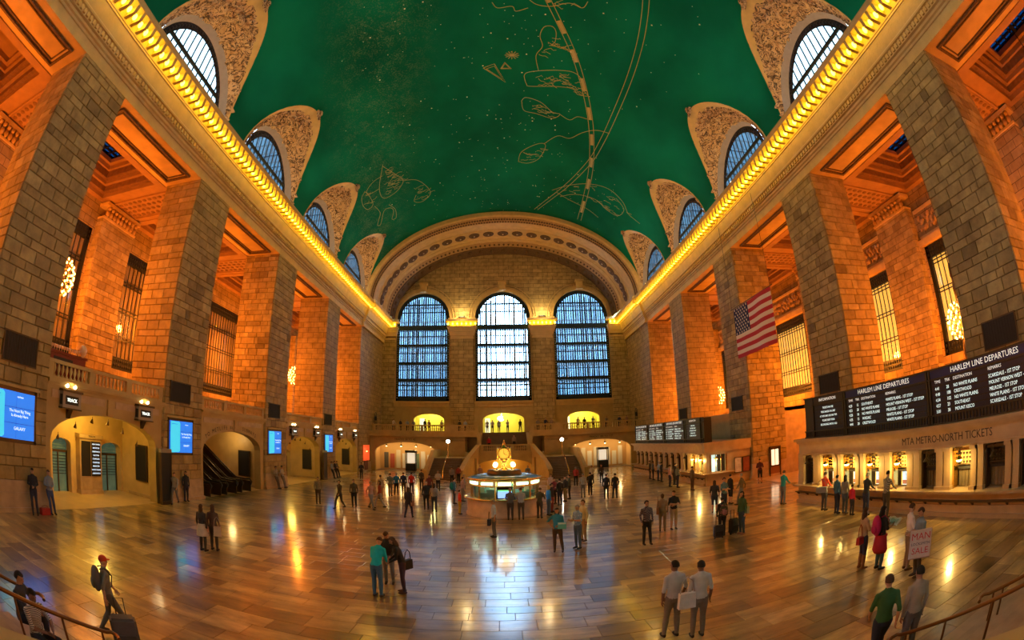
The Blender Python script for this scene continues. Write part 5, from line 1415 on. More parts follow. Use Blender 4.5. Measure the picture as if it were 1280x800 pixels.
for r in range(9):
    for c in range(6 if r % 2 == 0 else 5):
        u = 0.4*((c+0.5)/6 + (0 if r % 2 == 0 else 1/12)); v = 6/13 + 7/13*(r+0.5)/9
        p = Vector(flagp(u, v)); vs = [(p.x-0.02, p.y + (0.13 if k % 2 == 0 else 0.05)*math.sin(PI*k/5), p.z + (0.13 if k % 2 == 0 else 0.05)*math.cos(PI*k/5)) for k in range(10)]
        st.add(vs, [tuple(range(10))])
tag(st.build('stars', FWm, t, uv=False), kind='stuff')
MB().cyl((0,0.3,FH+0.05), (0,-FWD-0.3,FH+0.05), 0.04, n=6).cyl((0,0.1,FH), (0,0.1,20.85-9.45), 0.015, n=4).cyl((0,-FWD,FH), (0,-FWD,20.85-9.45), 0.015, n=4).build('hanging_bar', BRONZE, t)

# ------------------------------------------------------------------ round information booth with the four-faced clock
BX, BYc = -0.42, 27.9
t = thing('information_booth', 'round marble and brass information booth in the middle of the hall', 'booth', (BX, BYc, 0))
RB = 2.2
MB().lathe([(RB+0.06,0),(RB+0.06,0.12),(RB,0.14),(RB,0.98)], n=40).build('base', pmat('grey pink marble', (0.58,0.46,0.38), 0.35, noise_amt=0.4, nscale=3), t, uv=False)
MB().lathe([(RB-0.5,0.98),(RB+0.16,0.98),(RB+0.2,1.02),(RB+0.16,1.06),(RB-0.5,1.06)], n=40).build('counter', GOLD, t, uv=False)
for k in range(12):
    a = 2*PI*(k+0.5)/12
    MB().box(-0.035, 0.035, -0.035, 0.035, 1.06, 2.05).build('mullion', GOLD, t, (1.98*math.cos(a), 1.98*math.sin(a), 0)).rotation_euler = (0, 0, a)
    a2 = 2*PI*k/12
    pg = MB().box(-0.48, 0.48, -0.006, 0.006, 1.07, 1.78).build('pane', CLEAR, t, (1.94*math.cos(a2), 1.94*math.sin(a2), 0)); pg.rotation_euler = (0, 0, a2+PI/2)
    hl = MB().box(-0.36, 0.36, -0.05, 0.05, 1.83, 1.98).build('light_panel', emit_mat('booth light panel', (0.62, 1.0, 0.72), 2.4) if k == 0 else bpy.data.materials['booth light panel'], t, (1.95*math.cos(a2), 1.95*math.sin(a2), 0)); hl.rotation_euler = (0, 0, a2+PI/2)
MB().lathe([(2.0,2.02),(2.15,2.05),(2.2,2.12),(2.12,2.18),(1.9,2.2)], n=40).lathe([(2.02,1.74),(2.02,1.8),(1.96,1.8),(1.96,1.74)], n=40).build('header_ring', GOLD, t, uv=False)
MB().lathe([(2.0,2.19),(1.75,2.3),(0.95,2.34),(0.95,2.3)], n=40).build('roof', pmat('blue glass roof', (0.06,0.16,0.24), 0.2), t, uv=False)
MB().lathe([(0.95,2.2),(1.0,2.35),(0.98,2.55),(0.9,2.6),(0.6,2.62)], n=28).build('inner_drum', BRONZE, t, uv=False)
rr_ = random.Random(4)
for k in range(18):
    a = 2*PI*k/18
    MB().box(-0.25, 0.25, -0.1, 0.1, 1.06, rr_.uniform(1.25, 1.7)).build('leaflet_rack', pmat('rack %d' % k, rr_.choice(((0.1,0.3,0.15),(0.5,0.5,0.3),(0.15,0.25,0.2),(0.6,0.4,0.2))), 0.5), t, (1.5*math.cos(a), 1.5*math.sin(a), 0))
sc1 = MB().box(-0.42, 0.42, -0.03, 0.03, 1.08, 1.75).build('monitor', BLACK, t, (0.0, -1.99, 0))
MB().box(-0.38, 0.38, -0.04, -0.03, 1.13, 1.5).build('screen', emit_mat('booth monitor blue', (0.25, 0.45, 1.0), 1.6), sc1); MB().box(-0.38, 0.38, -0.04, -0.03, 1.5, 1.58).build('screen_band', emit_mat('booth monitor green', (0.2, 0.9, 0.3), 1.2), sc1)
point('booth_light', (0, 0, 1.75), 150, (0.75, 1.0, 0.7), 0.5, t)
ck = thing('booth_clock', 'gold four-faced clock on top of the information booth', 'clock', (BX, BYc, 2.55))
MB().lathe([(0.42,0.0),(0.36,0.08),(0.16,0.12),(0.1,0.25),(0.14,0.34),(0.09,0.45),(0.16,0.55),(0.2,0.62),(0.12,0.66)], n=14).build('pedestal', GOLD, ck, uv=False)
body = MB().lathe([(0.1,0.62),(0.3,0.66),(0.36,0.78),(0.36,1.22),(0.3,1.34),(0.12,1.4),(0.08,1.5),(0.05,1.52),(0.09,1.6),(0.05,1.68),(0.02,1.8),(0.0,1.82)], n=16); body.build('case', GOLD, ck, uv=False)
FACE = emit_mat('opal clock face', (1.0, 0.60, 0.06), 0.95)
for k in range(4):
    a = PI/2*k
    f = MB().cyl((0,-0.34,1.0), (0,-0.40,1.0), 0.31, n=24).build('clock_face', FACE, ck, uv=False); f.rotation_euler = (0, 0, a)
    rg = MB()
    for j in range(24):
        b0, b1 = 2*PI*j/24, 2*PI*(j+1)/24
        rg.cyl((0.33*math.cos(b0),-0.40,1.0+0.33*math.sin(b0)), (0.33*math.cos(b1),-0.40,1.0+0.33*math.sin(b1)), 0.035, n=5, caps=False)
    rg.build('bezel', GOLD, f, uv=False)
    hd = MB().box(-0.012, 0.012, -0.415, -0.41, 0.98, 1.22); hd.add([(0,-0.415,0.985),(0.17,-0.415,0.90),(0.18,-0.415,0.92),(0,-0.415,1.015)], [(0,1,2,3)])
    for j in range(12):
        b0 = 2*PI*j/12; hd.box(0.26*math.sin(b0)-0.012, 0.26*math.sin(b0)+0.012, -0.412, -0.408, 1+0.26*math.cos(b0)-0.025, 1+0.26*math.cos(b0)+0.025)
    hd.build('hands_and_marks', BLACK, f, uv=False)
for k in range(4):
    a = PI/4 + PI/2*k
    l = thing('booth_lamp', 'glowing globe lamp on the %s of the information booth roof' % ('back right', 'back left', 'front left', 'front right')[k], 'lamp', (BX+0.72*math.cos(a), BYc+0.72*math.sin(a), 2.625))
    MB().lathe([(0.06,0),(0.02,0.03),(0.02,0.12),(0.06,0.14)], n=8).build('stem', GOLD, l, uv=False); MB().ell((0,0,0.27), 0.14, 10, 6).build('globe', emit_mat('warm globe', (1, 0.72, 0.3), 12) if k == 0 else bpy.data.materials['warm globe'], l, uv=False)
point('clock_light', (BX, BYc-0.2, 3.2), 30, (1, 0.62, 0.15), 0.3)

# ------------------------------------------------------------------ near stairs at the camera: parapets, steps, brass rails
NS = MB()
for s, xi, xo in ((-1, -5.5, -9.0), (1, 4.6, 8.2)):
    nm = 'left' if s < 0 else 'right'
    t = thing('near_stair', 'stone stair flight descending from the camera landing on the %s' % nm, 'staircase', (0, 0, 0)); t['kind'] = 'structure'
    n = 15
    for k in range(n):
        y1 = 4.4*(1-k/n)
        MB().box(xi, xo, -0.2, y1, 2.2*k/n, 2.2*(k+1)/n).build('step', MARBLE, t)
    pp = thing('stair_parapet', 'smooth stone parapet of the near stairs at the lower %s corner' % nm, 'parapet', (0, 0, 0)); pp['kind'] = 'structure'
    x0, x1 = (xi-0.35, xi+0.35)
    zt = lambda y: (0.50 if s < 0 else 0.20) + max(0, (4.7-y))*0.46
    MB().prism([(5.0,0),(5.0,zt(5.0))] + [(y, zt(y)) for y in (4.7, 3.5, 2.5, 1.5, 0.5, -0.2)] + [(-0.2,0)], 'x', x0+0.1, x1-0.1).build('wall', SMOOTH, pp)
    cp = MB()
    def capf(u, v):
        y = 5.1 - 5.3*u; a = PI*v
        return (xi - 0.42*math.cos(a), y, zt(min(y, 4.7)) + 0.16*math.sin(a))
    cp.grid(capf, 20, 8); cp.build('coping', SMOOTH, pp, uv=False)
    zr = lambda y: (0.96 if s < 0 else 0.70) + (4.6-y)*0.51
    for xr, lab in (((-6.4 if s < 0 else 5.35), 'inner'), ((-8.3 if s < 0 else 6.9), 'outer')):
        y_e = 4.6 if lab == 'inner' else (4.3 if s < 0 else 3.75)
        dz_ = 0.0 if lab == 'inner' else (-0.1 if s < 0 else -0.2)
        h = thing('handrail', '%s brown brass handrail on the near stairs, lower %s corner' % (lab, nm), 'handrail', (xr, 0, 0))
        pts = [(0, y, zr(y)+dz_) for y in (-0.2, 1.2, 2.4, y_e-0.6, y_e)]
        pts += [(0.0, y_e+0.12, zr(y_e)+dz_-0.03), (-0.12*s, y_e+0.14, zr(y_e)+dz_-0.05), (-0.26*s, y_e+0.06, zr(y_e)+dz_-0.05)]
        MB().tube(pts, 0.035, 8).build('rail', BRASS, h, uv=False)
        for y in ((y_e-0.1, y_e-0.9, y_e-1.75, y_e-2.6) if lab == 'inner' else (y_e-0.1, y_e-0.3, y_e-1.9)):
            MB().cyl((0,y,zr(y)+dz_), (0,y,max(0, 2.2*(1-y/4.4)-0.02)), 0.022, n=6).build('post', BRASS, h, uv=False)
o = MB().box(-9.0, 8.2, YW+2, -0.2, 1.9, 2.2).box(-9.0, 8.2, -3, -0.2, 0, 1.9).build('stair_landing', MARBLE); struct(o, 'stone landing of the near stairs under the camera', 'landing')

# tall black information totems beside the left pillars
for lab, y in (('second', 19.75), ('fourth', 44.2)):
    t = thing('information_totem', 'tall narrow black board standing by the %s left pillar' % lab, 'board', (-W+0.42, y, 0), PI/2)
    MB().box(-0.45, 0.45, -0.1, 0.1, 0, 0.2).build('base', BRONZE, t); MB().box(-0.42, 0.42, -0.07, 0.07, 0.2, 2.75).build('panel', BLACK, t)
    MB().box(-0.46, 0.46, -0.1, 0.1, 2.75, 2.95).build('header', pmat('totem header', (0.3,0.27,0.2), 0.5), t)
    for x in (-0.45, 0.45): MB().box(x-0.03, x+0.03, -0.09, 0.09, 0.2, 2.75).build('post', BRONZE, t)
# wrought iron arches with lanterns on the end blocks at balcony level
for s in (-1, 1):
    t = thing('iron_arch', 'black wrought iron arch with lantern on the far balcony, %s end' % ('left' if s < 0 else 'right'), 'ironwork', (s*(W-0.35), 63.8, 5.3))
    MB().tube([(0,-0.55,0)] + [(0,-0.55*math.cos(PI*k/8),1.9+0.75*math.sin(PI*k/8)) for k in range(9)] + [(0,0.55,0)], 0.045, 6).build('arch', IRON, t, uv=False)
    MB().cyl((0,0,0), (0,0,1.5), 0.05, 0.03, n=6).build('stand', IRON, t, uv=False); MB().lathe([(0.03,1.5),(0.16,1.6),(0.2,1.95),(0.05,2.1),(0.02,2.3)], n=8).build('lantern', IRON, t, uv=False)
# red lit shop front on the left end block
t = thing('red_shopfront', 'small red glowing shop front beneath the far left balcony end', 'shop front', (-W+0.08, 58.6, 0), PI/2)
MB().box(0, 2.8, -0.05, 0, 1.4, 3.4).build('lit_panel', emit_mat('red lit panel', (1.0, 0.10, 0.02), 0.7), t); MB().box(0.4, 2.0, -0.07, 0, 0, 1.4).build('door_panel', pmat('dark red door', (0.12,0.02,0.02), 0.5), t)
MB().ell((1.4,-0.1,2.6), 0.07, 8, 5).build('bulb', CBULB, t, uv=False)
# ------------------------------------------------------------------ people
SK, TOP, UARM, FARM, LEGU, LEGL, SHOE, DARK = range(8)      # regions of the body mesh
PMATS = {}
def pattern_mat(name, kind, c1, c2, scale):
    m = bpy.data.materials.new(name); nt, N, L, b = nodes_of(m)
    tc = N.new('ShaderNodeTexCoord')
    if kind == 'stripe':
        t = N.new('ShaderNodeTexWave'); t.bands_direction = 'Z'; t.inputs['Scale'].default_value = scale
        rp = N.new('ShaderNodeValToRGB'); rp.color_ramp.interpolation = 'CONSTANT'
        rp.color_ramp.elements[0].color = (*c1, 1); rp.color_ramp.elements[1].color = (*c2, 1); rp.color_ramp.elements[1].position = 0.55
        L.new(tc.outputs['Object'], t.inputs['Vector']); L.new(t.outputs['Fac'], rp.inputs[0]); L.new(rp.outputs[0], b.inputs['Base Color'])
    elif kind == 'check':
        t = N.new('ShaderNodeTexChecker'); t.inputs['Scale'].default_value = scale; t.inputs['Color1'].default_value = (*c1, 1); t.inputs['Color2'].default_value = (*c2, 1)
        L.new(tc.outputs['Object'], t.inputs['Vector']); L.new(t.outputs['Color'], b.inputs['Base Color'])
    else:
        t = N.new('ShaderNodeTexVoronoi'); t.inputs['Scale'].default_value = scale
        rp = N.new('ShaderNodeValToRGB'); rp.color_ramp.elements[0].color = (*c1, 1); rp.color_ramp.elements[1].color = (*c2, 1); rp.color_ramp.elements[0].position = 0.25; rp.color_ramp.elements[1].position = 0.45
        L.new(tc.outputs['Object'], t.inputs['Vector']); L.new(t.outputs['Distance'], rp.inputs[0]); L.new(rp.outputs[0], b.inputs['Base Color'])
    b.inputs['Roughness'].default_value = 0.85
    return m
def cmat(c, rough=0.85):
    if isinstance(c, bpy.types.Material): return c
    k = tuple(round(x, 3) for x in c)
    if k not in PMATS:
        PMATS[k] = pmat('cloth %.2f %.2f %.2f' % k, k, rough, noise_amt=0.22, nscale=9)
    return PMATS[k]
def rot_about(p, c, axis, ang):
    return Matrix.Translation(c) @ Matrix.Rotation(ang, 4, axis) @ Matrix.Translation(-Vector(c)) @ Vector(p)
BASE = dict(pelvis=(0,0,.95), waist=(0,0,1.09), chest=(0,0,1.29), neck=(0,0,1.48), head=(0,-.015,1.62),
            sh=(.178,0,1.40), el=(.235,.02,1.14), wr=(.235,-.03,.90), hp=(.09,0,.93), kn=(.10,-.015,.50), an=(.105,.02,.085))
def pose(**k):
    J = {}
    for n, p in BASE.items():
        if n in ('sh', 'el', 'wr', 'hp', 'kn', 'an'):
            for s, q in ((-1, 'L'), (1, 'R')): J[n+q] = Vector((s*p[0], p[1], p[2]))
        else: J[n] = Vector(p)
    bend = k.pop('bend', 0); turn = k.pop('headturn', 0); nod = k.pop('nod', 0)
    for n, p in k.items():
        if n in ('bag',): continue
        J[n] = Vector(p)
    if bend:
        for n in list(J):
            if n[:2] in ('wa', 'ch', 'ne', 'he', 'sh', 'el', 'wr'): J[n] = rot_about(J[n], (0,0,.97), 'X', bend)
    J['bend'], J['turn'], J['nod'] = bend, turn, nod
    return J
POSES = {
 'stand': pose(), 
 'stand_b': pose(wrL=(-.24,-.12,.93), elL=(-.25,.03,1.16), knR=(.12,-.04,.5), anR=(.15,-.05,.085), headturn=.5),
 'hip': pose(elL=(-.36,.06,1.20), wrL=(-.19,-.06,1.03), elR=(.22,.03,1.15), wrR=(.06,-.25,1.10), anR=(.2,0,.085), knR=(.15,-.02,.5)),
 'fold': pose(elL=(-.25,-.04,1.16), wrL=(.08,-.2,1.16), elR=(.25,-.04,1.16), wrR=(-.08,-.22,1.13), nod=.15),
 'hold': pose(elL=(-.22,-.04,1.15), wrL=(-.1,-.32,1.18), elR=(.22,-.04,1.15), wrR=(.1,-.32,1.18), nod=.3),
 'walk': pose(hpL=(-.09,0,.93), knL=(-.10,-.22,.53), anL=(-.1,-.30,.09), knR=(.1,.06,.51), anR=(.1,.32,.16), elL=(-.23,.13,1.15), wrL=(-.22,.12,.92), elR=(.23,-.08,1.15), wrR=(.21,-.22,.96)),
 'lean': pose(bend=-.10, knL=(-.1,-.2,.52), anL=(-.1,-.28,.085), knR=(.11,-.16,.51), anR=(.12,-.24,.085), elL=(-.24,.0,1.15), wrL=(-.06,-.2,1.08), elR=(.24,.0,1.15), wrR=(.06,-.22,1.06), nod=.2),
 'bent': pose(bend=.35, elL=(-.22,-.1,1.16), wrL=(-.12,-.32,1.1), elR=(.22,-.1,1.16), wrR=(.12,-.32,1.1), nod=.35),
 'counter': pose(bend=.12, elL=(-.24,-.12,1.18), wrL=(-.15,-.36,1.1), elR=(.24,-.12,1.18), wrR=(.16,-.36,1.1)),
 'sit': pose(pelvis=(0,.0,.52), waist=(0,-.02,.66), chest=(0,-.06,.86), neck=(0,-.10,1.05), head=(0,-.14,1.19), shL=(-.185,-.09,.985), shR=(.185,-.09,.985),
             elL=(-.25,-.22,.76), wrL=(-.08,-.42,.70), elR=(.25,-.22,.76), wrR=(.08,-.42,.70), hpL=(-.09,-.02,.50), hpR=(.09,-.02,.50),
             knL=(-.14,-.46,.52), knR=(.14,-.46,.52), anL=(-.13,-.42,.085), anR=(.13,-.42,.085), nod=.2),
}
def limb(mb, a, b_, r0, r1, n=10, bulge=0.0):
    a, b_ = Vector(a), Vector(b_); pts, rs = [], []
    d = (b_-a)
    for k in range(6):
        t = k/5; pts.append(a + d*t); rs.append(r0 + (r1-r0)*t + bulge*math.sin(PI*min(1, t*1.4)))
    mb.tube(pts, rs, n); mb.ell(a, r0*1.0, n, 6); mb.ell(b_, r1*1.0, n, 6)
def head_matrix(J):
    return Matrix.Translation(J['head']) @ Matrix.Rotation(J['turn'], 4, 'Z') @ Matrix.Rotation(J['bend']*0.6 + J['nod'], 4, 'X')
def body_mesh(J):
    mb = MB()
    # torso: ellipse rings along the spine
    sp = [J['pelvis'] + Vector((0,0,-.11)), J['pelvis'], J['waist'], (J['waist']+J['chest'])/2, J['chest'], (J['chest']*0.35+J['neck']*0.65), J['neck'], J['neck'].lerp(J['head'], .45)]
    rad = [(.12,.10), (.168,.118), (.145,.10), (.155,.108), (.172,.118), (.165,.09), (.066,.062), (.055,.056)]
    n = 16; vs = []
    for i, (c, r) in enumerate(zip(sp, rad)):
        d = (sp[min(i+1, len(sp)-1)] - sp[max(0, i-1)]).normalized(); fx = Vector((1,0,0)); fy = d.cross(fx).normalized()
        vs += [c + fx*r[0]*math.cos(2*PI*k/n) + fy*r[1]*math.sin(2*PI*k/n) for k in range(n)]
    L_ = len(sp)
    mb.add(vs, [(i*n+k, i*n+(k+1) % n, (i+1)*n+(k+1) % n, (i+1)*n+k) for i in range(L_-1) for k in range(n)] + [tuple(range(n-1,-1,-1)), tuple(range((L_-1)*n, L_*n))], 0, True)
    H = head_matrix(J)
    mb.ell((0,0,.02), (.074,.092,.105), 14, 10, M=H); mb.ell((0,-.022,-.055), (.052,.062,.06), 12, 8, M=H)     # skull, jaw
    mb.ell((0,-.098,-.012), (.013,.02,.024), 8, 6, M=H)                                                         # nose
    for s in (-1, 1): mb.ell((s*.076,.0,-.005), (.014,.022,.032), 8, 6, M=H)                                    # ears
    for q, s in (('L', -1), ('R', 1)):
        limb(mb, J['sh'+q], J['el'+q], .055, .044); limb(mb, J['el'+q], J['wr'+q], .045, .030)
        mb.ell(J['sh'+q], .058, 10, 6); limb(mb, J['sh'+q] + Vector((0,0,-.012)), J['neck'] + Vector((s*.02,0,.0)), .052, .045)
        limb(mb, J['hp'+q], J['kn'+q], .098, .064, bulge=.008); limb(mb, J['kn'+q], J['an'+q], .064, .048, bulge=.008)
        f = J['an'+q]
        mb.ell(f + Vector((0, -.07, -.038)), (.046, .135, .042), 10, 6); mb.ell(f + Vector((0, .02, -.03)), (.042, .06, .05), 10, 6)
    me = mb.mesh('body', [], uv=False)
    o = bpy.data.objects.new('tmp', me); COL.objects.link(o)
    md = o.modifiers.new('r', 'REMESH'); md.mode = 'VOXEL'; md.voxel_size = 0.019; md.use_smooth_shade = True
    sm = o.modifiers.new('s', 'SMOOTH'); sm.iterations = 2; sm.factor = 0.5
    dg = bpy.context.evaluated_depsgraph_get()
    ev = bpy.data.meshes.new_from_object(o.evaluated_get(dg))
    bpy.data.objects.remove(o)
    # regions by nearest bone
    bones = [(J['pelvis']+Vector((0,0,.03)), J['neck']-Vector((0,0,.05)), .13, TOP), (J['pelvis']+Vector((0,0,-.1)), J['pelvis']+Vector((0,0,-.03)), .13, LEGU), (J['neck']+Vector((0,0,.02)), J['head'], .075, SK)]
    for q in 'LR':
        bones += [(J['sh'+q], J['el'+q], .052, UARM), (J['el'+q], J['wr'+q], .04, FARM), (J['wr'+q], J['wr'+q] + (J['wr'+q]-J['el'+q]).normalized()*.08, .03, SK), (J['hp'+q]+Vector((0,0,-.03)), J['kn'+q], .085, LEGU), (J['kn'+q], J['an'+q]+Vector((0,0,.03)), .058, LEGL),
                  (J['an'+q]+Vector((0,.02,-.03)), J['an'+q]+Vector((0,-.14,-.04)), .05, SHOE)]
    for p in ev.polygons:
        c = p.center; best, bi = 9, 0
        for a, b_, r, m_ in bones:
            ab = b_-a; t = max(0, min(1, (c-a).dot(ab)/max(1e-9, ab.dot(ab)))); d = (c-(a+ab*t)).length - r
            if d < best: best, bi = d, m_
        p.material_index = bi
    # hands with fingers, eyes and mouth joined to the same mesh
    hb = MB()
    for q, s in (('L', -1), ('R', 1)):
        d = (J['wr'+q]-J['el'+q]).normalized(); sd = Vector((1,0,0)) if abs(d.x) < .8 else Vector((0,0,1))
        ax = (sd - d*sd.dot(d)).normalized(); nn = d.cross(ax)
        M = Matrix((( nn.x, ax.x, d.x, 0), (nn.y, ax.y, d.y, 0), (nn.z, ax.z, d.z, 0), (0,0,0,1))); M = Matrix.Translation(J['wr'+q]) @ M
        hb.ell((0,0,.045), (.040,.017,.055), 8, 6, SK, M)
        for k, (o_, l) in enumerate(((-.028,.065),(-.010,.075),(.009,.072),(.027,.055))):
            pts = [M @ Vector((o_, 0, .08)), M @ Vector((o_*1.1, -.008, .08+l*.5)), M @ Vector((o_*1.1, -.03, .08+l*.85))]
            hb.tube(pts, [.0095, .009, .007], 5, SK)
        pts = [M @ Vector((s*-.035, -.004, .03)), M @ Vector((s*-.055, -.018, .06)), M @ Vector((s*-.05, -.03, .085))]
        hb.tube(pts, [.011, .010, .008], 5, SK)
    for s in (-1, 1): hb.ell((s*.03, -.082, .018), (.012, .008, .007), 6, 4, DARK, H)
    hb.ell((0, -.083, -.055), (.022, .008, .005), 6, 4, DARK, H)
    bm = bmesh.new(); bm.from_mesh(ev); tmp = hb.mesh('h', [], uv=False); bm.from_mesh(tmp); bm.to_mesh(ev); bm.free()
    bpy.data.meshes.remove(tmp)
    idx = [p.material_index for p in ev.polygons]
    ev.materials.clear()
    for k in range(8): ev.materials.append(None)
    ev.polygons.foreach_set('material_index', idx)
    for p in ev.polygons: p.use_smooth = True
    ev.name = 'body'
    return ev
BODY, HAIR = {}, {}
def hair_mesh(ps, style):
    if (ps, style) in HAIR: return HAIR[ps, style]
    J = POSES[ps]; H = head_matrix(J); hb = MB()
    if style == 'cap':
        hb.ell((0,.004,.05), (.082,.10,.085), 12, 8, 0, H); hb.ell((0,-.11,.045), (.06,.06,.012), 10, 5, 0, H)
    else:
        def f(u, v):
            a = 2*PI*u; t = PI*0.5*(1-v*1.12)
            x, y, z = .083*math.cos(t)*math.cos(a), .006+.101*math.cos(t)*math.sin(a), .022+.113*math.sin(t)
            if v > .62 and math.sin(a) < -.25: z = max(z, .062 + .03*math.cos(a)**2)
            return H @ Vector((x, y, z))
        hb.grid(f, 20, 9)
        if style == 'long':
            hb.ell((0,.05,-.09), (.078,.055,.14), 12, 8, 0, H)
            for s in (-1, 1): hb.ell((s*.066,.015,-.06), (.022,.045,.11), 8, 6, 0, H)
        elif style == 'bun':
            hb.ell((0,.1,.03), (.045,.04,.045), 10, 6, 0, H); hb.ell((0,.05,-.03), (.07,.05,.06), 10, 6, 0, H)
    me = hb.mesh('hair', [], uv=False); me.materials.append(None)
    HAIR[ps, style] = me
    return me
SKIN = [(0.52,0.30,0.19), (0.42,0.23,0.14), (0.60,0.38,0.26), (0.20,0.10,0.06)]
HAIRC = dict(black=(0.012,0.01,0.01), brown=(0.06,0.03,0.015), grey=(0.25,0.24,0.22), blond=(0.45,0.30,0.12), red=(0.55,0.05,0.02))
def person(label, loc, face, ps='stand', top=(0.1,0.1,0.12), legs=(0.03,0.03,0.04), shoes=(0.02,0.02,0.02), hair=('short', 'brown'), skin=0, sleeves='long', lower=None, h=1.75, wide=1.0, group=None, skirt=None):
    if ps not in BODY: BODY[ps] = body_mesh(POSES[ps])
    t = thing('person', label, 'person', loc, R(face), group)
    sc_ = h/1.73; t.scale = (sc_*wide, sc_*wide, sc_)
    b = link('body', BODY[ps], t)
    sk = cmat(SKIN[skin], 0.6)
    tm, lm = cmat(top), cmat(legs)
    ms = [sk, tm, tm if sleeves != 'none' else sk, tm if sleeves == 'long' else sk, lm, lm if lower is None else (sk if lower == 'skin' else cmat(lower)), cmat(shoes), cmat((0.02,0.01,0.01))]
    for k, m_ in enumerate(ms):
        b.material_slots[k].link = 'OBJECT'; b.material_slots[k].material = m_
    if hair:
        ho = link('hair' if hair[0] != 'cap' else 'cap', hair_mesh(ps, hair[0]), t)
        ho.material_slots[0].link = 'OBJECT'; ho.material_slots[0].material = cmat(HAIRC[hair[1]])
    if skirt:
        MB().lathe([(.15,1.05),(.19,.95),(.235,.62),(.225,.6)], n=16).build('skirt', cmat(skirt), t, uv=False)
    return t
def backpack(label, loc, face, col_, back=0.22, z=1.25, s=1.0):
    f = R(face); bx, by = loc[0] - math.sin(f)*back, loc[1] + math.cos(f)*back
    t = thing('backpack', label, 'backpack', (bx, by, z-0.25*s), f)
    m = MB().ell((0,0,.25*s), (.17*s,.11*s,.27*s), 12, 8); m.build('pack', pattern_mat('flower print', 'blotch', col_, (0.05,0.06,0.04), 12) if 'flower' in label else cmat(col_), t, uv=False)
    MB().ell((0,.09*s,.17*s), (.12*s,.05*s,.12*s), 10, 6).build('front_pocket', cmat(tuple(c*.8 for c in col_)), t, uv=False)
    q = MB()
    for sx_ in (-.1, .1): q.tube([(sx_*s,-.08*s,.46*s), (sx_*s,-.2*s,.48*s), (sx_*1.1*s,-.34*s,.34*s), (sx_*1.1*s,-.3*s,.12*s), (sx_*s,-.1*s,.02*s)], .016*s, 5)
    q.build('straps', cmat([c*.6 for c in col_]), t, uv=False)
    return t
def bag(label, loc, col_, w_=.3, d_=.12, h_=.28, strap=.35, name='shoulder_bag', rot=0):
    t = thing(name, label, 'bag', loc, R(rot))
    MB().prism([(-w_/2,0),(w_/2,0),(w_/2*.92,h_),(-w_/2*.92,h_)], 'y', -d_/2, d_/2).build('pouch', cmat(col_), t)
    MB().tube([(-w_*.42,0,h_), (-w_*.3,0,h_+strap*.7), (0,0,h_+strap), (w_*.3,0,h_+strap*.7), (w_*.42,0,h_)], .012, 5).build('strap', cmat([c*.6 for c in col_]), t, uv=False)
    return t
def suitcase(label, loc, col_, rot=0, w_=.42, d_=.26, h_=.62):
    t = thing('suitcase', label, 'suitcase', loc, R(rot))
    bm = bmesh.new(); bmesh.ops.create_cube(bm, size=1); bmesh.ops.scale(bm, vec=(w_, d_, h_), verts=bm.verts); bmesh.ops.bevel(bm, geom=bm.edges[:], offset=.05, segments=3, affect='EDGES')
    bmesh.ops.translate(bm, vec=(0,0,h_/2+.05), verts=bm.verts); me = bpy.data.meshes.new('shell'); bm.to_mesh(me); bm.free(); me.materials.append(cmat(col_, .5)); link('shell', me, t)
    MB().box(-w_*.36, w_*.36, -d_/2-.025, -d_/2+.01, .14, h_*.62).build('front_pocket', cmat([c*.7 for c in col_]), t)
    MB().tube([(-.1,d_*.3,h_), (-.1,d_*.3,h_+.38), (.1,d_*.3,h_+.38), (.1,d_*.3,h_)], .012, 5).build('handle', BLACK, t, uv=False)
    for sx_ in (-1, 1):
        MB().cyl((sx_*w_*.38-.02,0,.045), (sx_*w_*.38+.02,0,.045), .045, n=10).build('wheel', BLACK, t, uv=False)
    return t
NAVYC, JEAN, KHAKI, GREYC, BLK, WHT, TEAL, BROWN, REDC = (0.015,0.02,0.05), (0.09,0.15,0.26), (0.32,0.24,0.13), (0.16,0.16,0.17), (0.015,0.015,0.018), (0.62,0.60,0.58), (0.01,0.32,0.38), (0.08,0.05,0.03), (0.40,0.02,0.03)
LBLUE, BEIGE, OLIVE = (0.25,0.38,0.55), (0.42,0.32,0.2), (0.06,0.12,0.05)
P = person
# --- centre
P('person in teal short sleeved top and brown trousers holding a turquoise leaflet', (1.48,17.53,0), -12, 'hip', (0.03,0.26,0.42), BROWN, (0.05,0.03,0.02), ('long','black'), 1, 'short', h=1.74)
pl = thing('leaflet', 'turquoise leaflet held by the person in teal top', 'leaflet', (1.62,17.22,0.98), R(-8)); MB().box(-.16,.16,-.006,.006,0,.26).build('sheet', cmat((0.15,0.55,0.55)), pl); MB().box(-.14,.14,-.009,-.006,.18,.24).build('printed_band', cmat((0.6,0.75,0.7)), pl)
P('person in light blue patterned shirt and jeans beside the person in teal', (2.3,17.85,0), -55, 'hold', pattern_mat('blue patterned shirt', 'blotch', (0.45,0.62,0.80), (0.20,0.34,0.55), 14), JEAN, BLK, ('short','grey'), 0, 'short', h=1.78)
P('person in pale yellow shirt and tan trousers behind the blue patterned shirt', (2.72,19.1,0), -60, 'stand', (0.55,0.50,0.25), KHAKI, BROWN, ('short','brown'), 0, h=1.78)
P('person in open checked shirt over navy tee with black trousers, facing camera', (4.89,17.39,0), 5, 'stand_b', pattern_mat('navy check shirt', 'check', (0.03,0.03,0.07), (0.22,0.18,0.20), 22), BLK, BLK, ('short','black'), 1, h=1.78)
P('person in beige trouser suit with short hair beside the one in shorts', (6.25,19.47,0), 160, 'stand', (0.24,0.18,0.12), (0.22,0.17,0.11), BROWN, ('bun','brown'), 0, h=1.68)
bag('brown shoulder bag hanging at the side of the person in beige suit', (6.03,19.45,0.82), (0.25,0.12,0.06), strap=.5, rot=70)
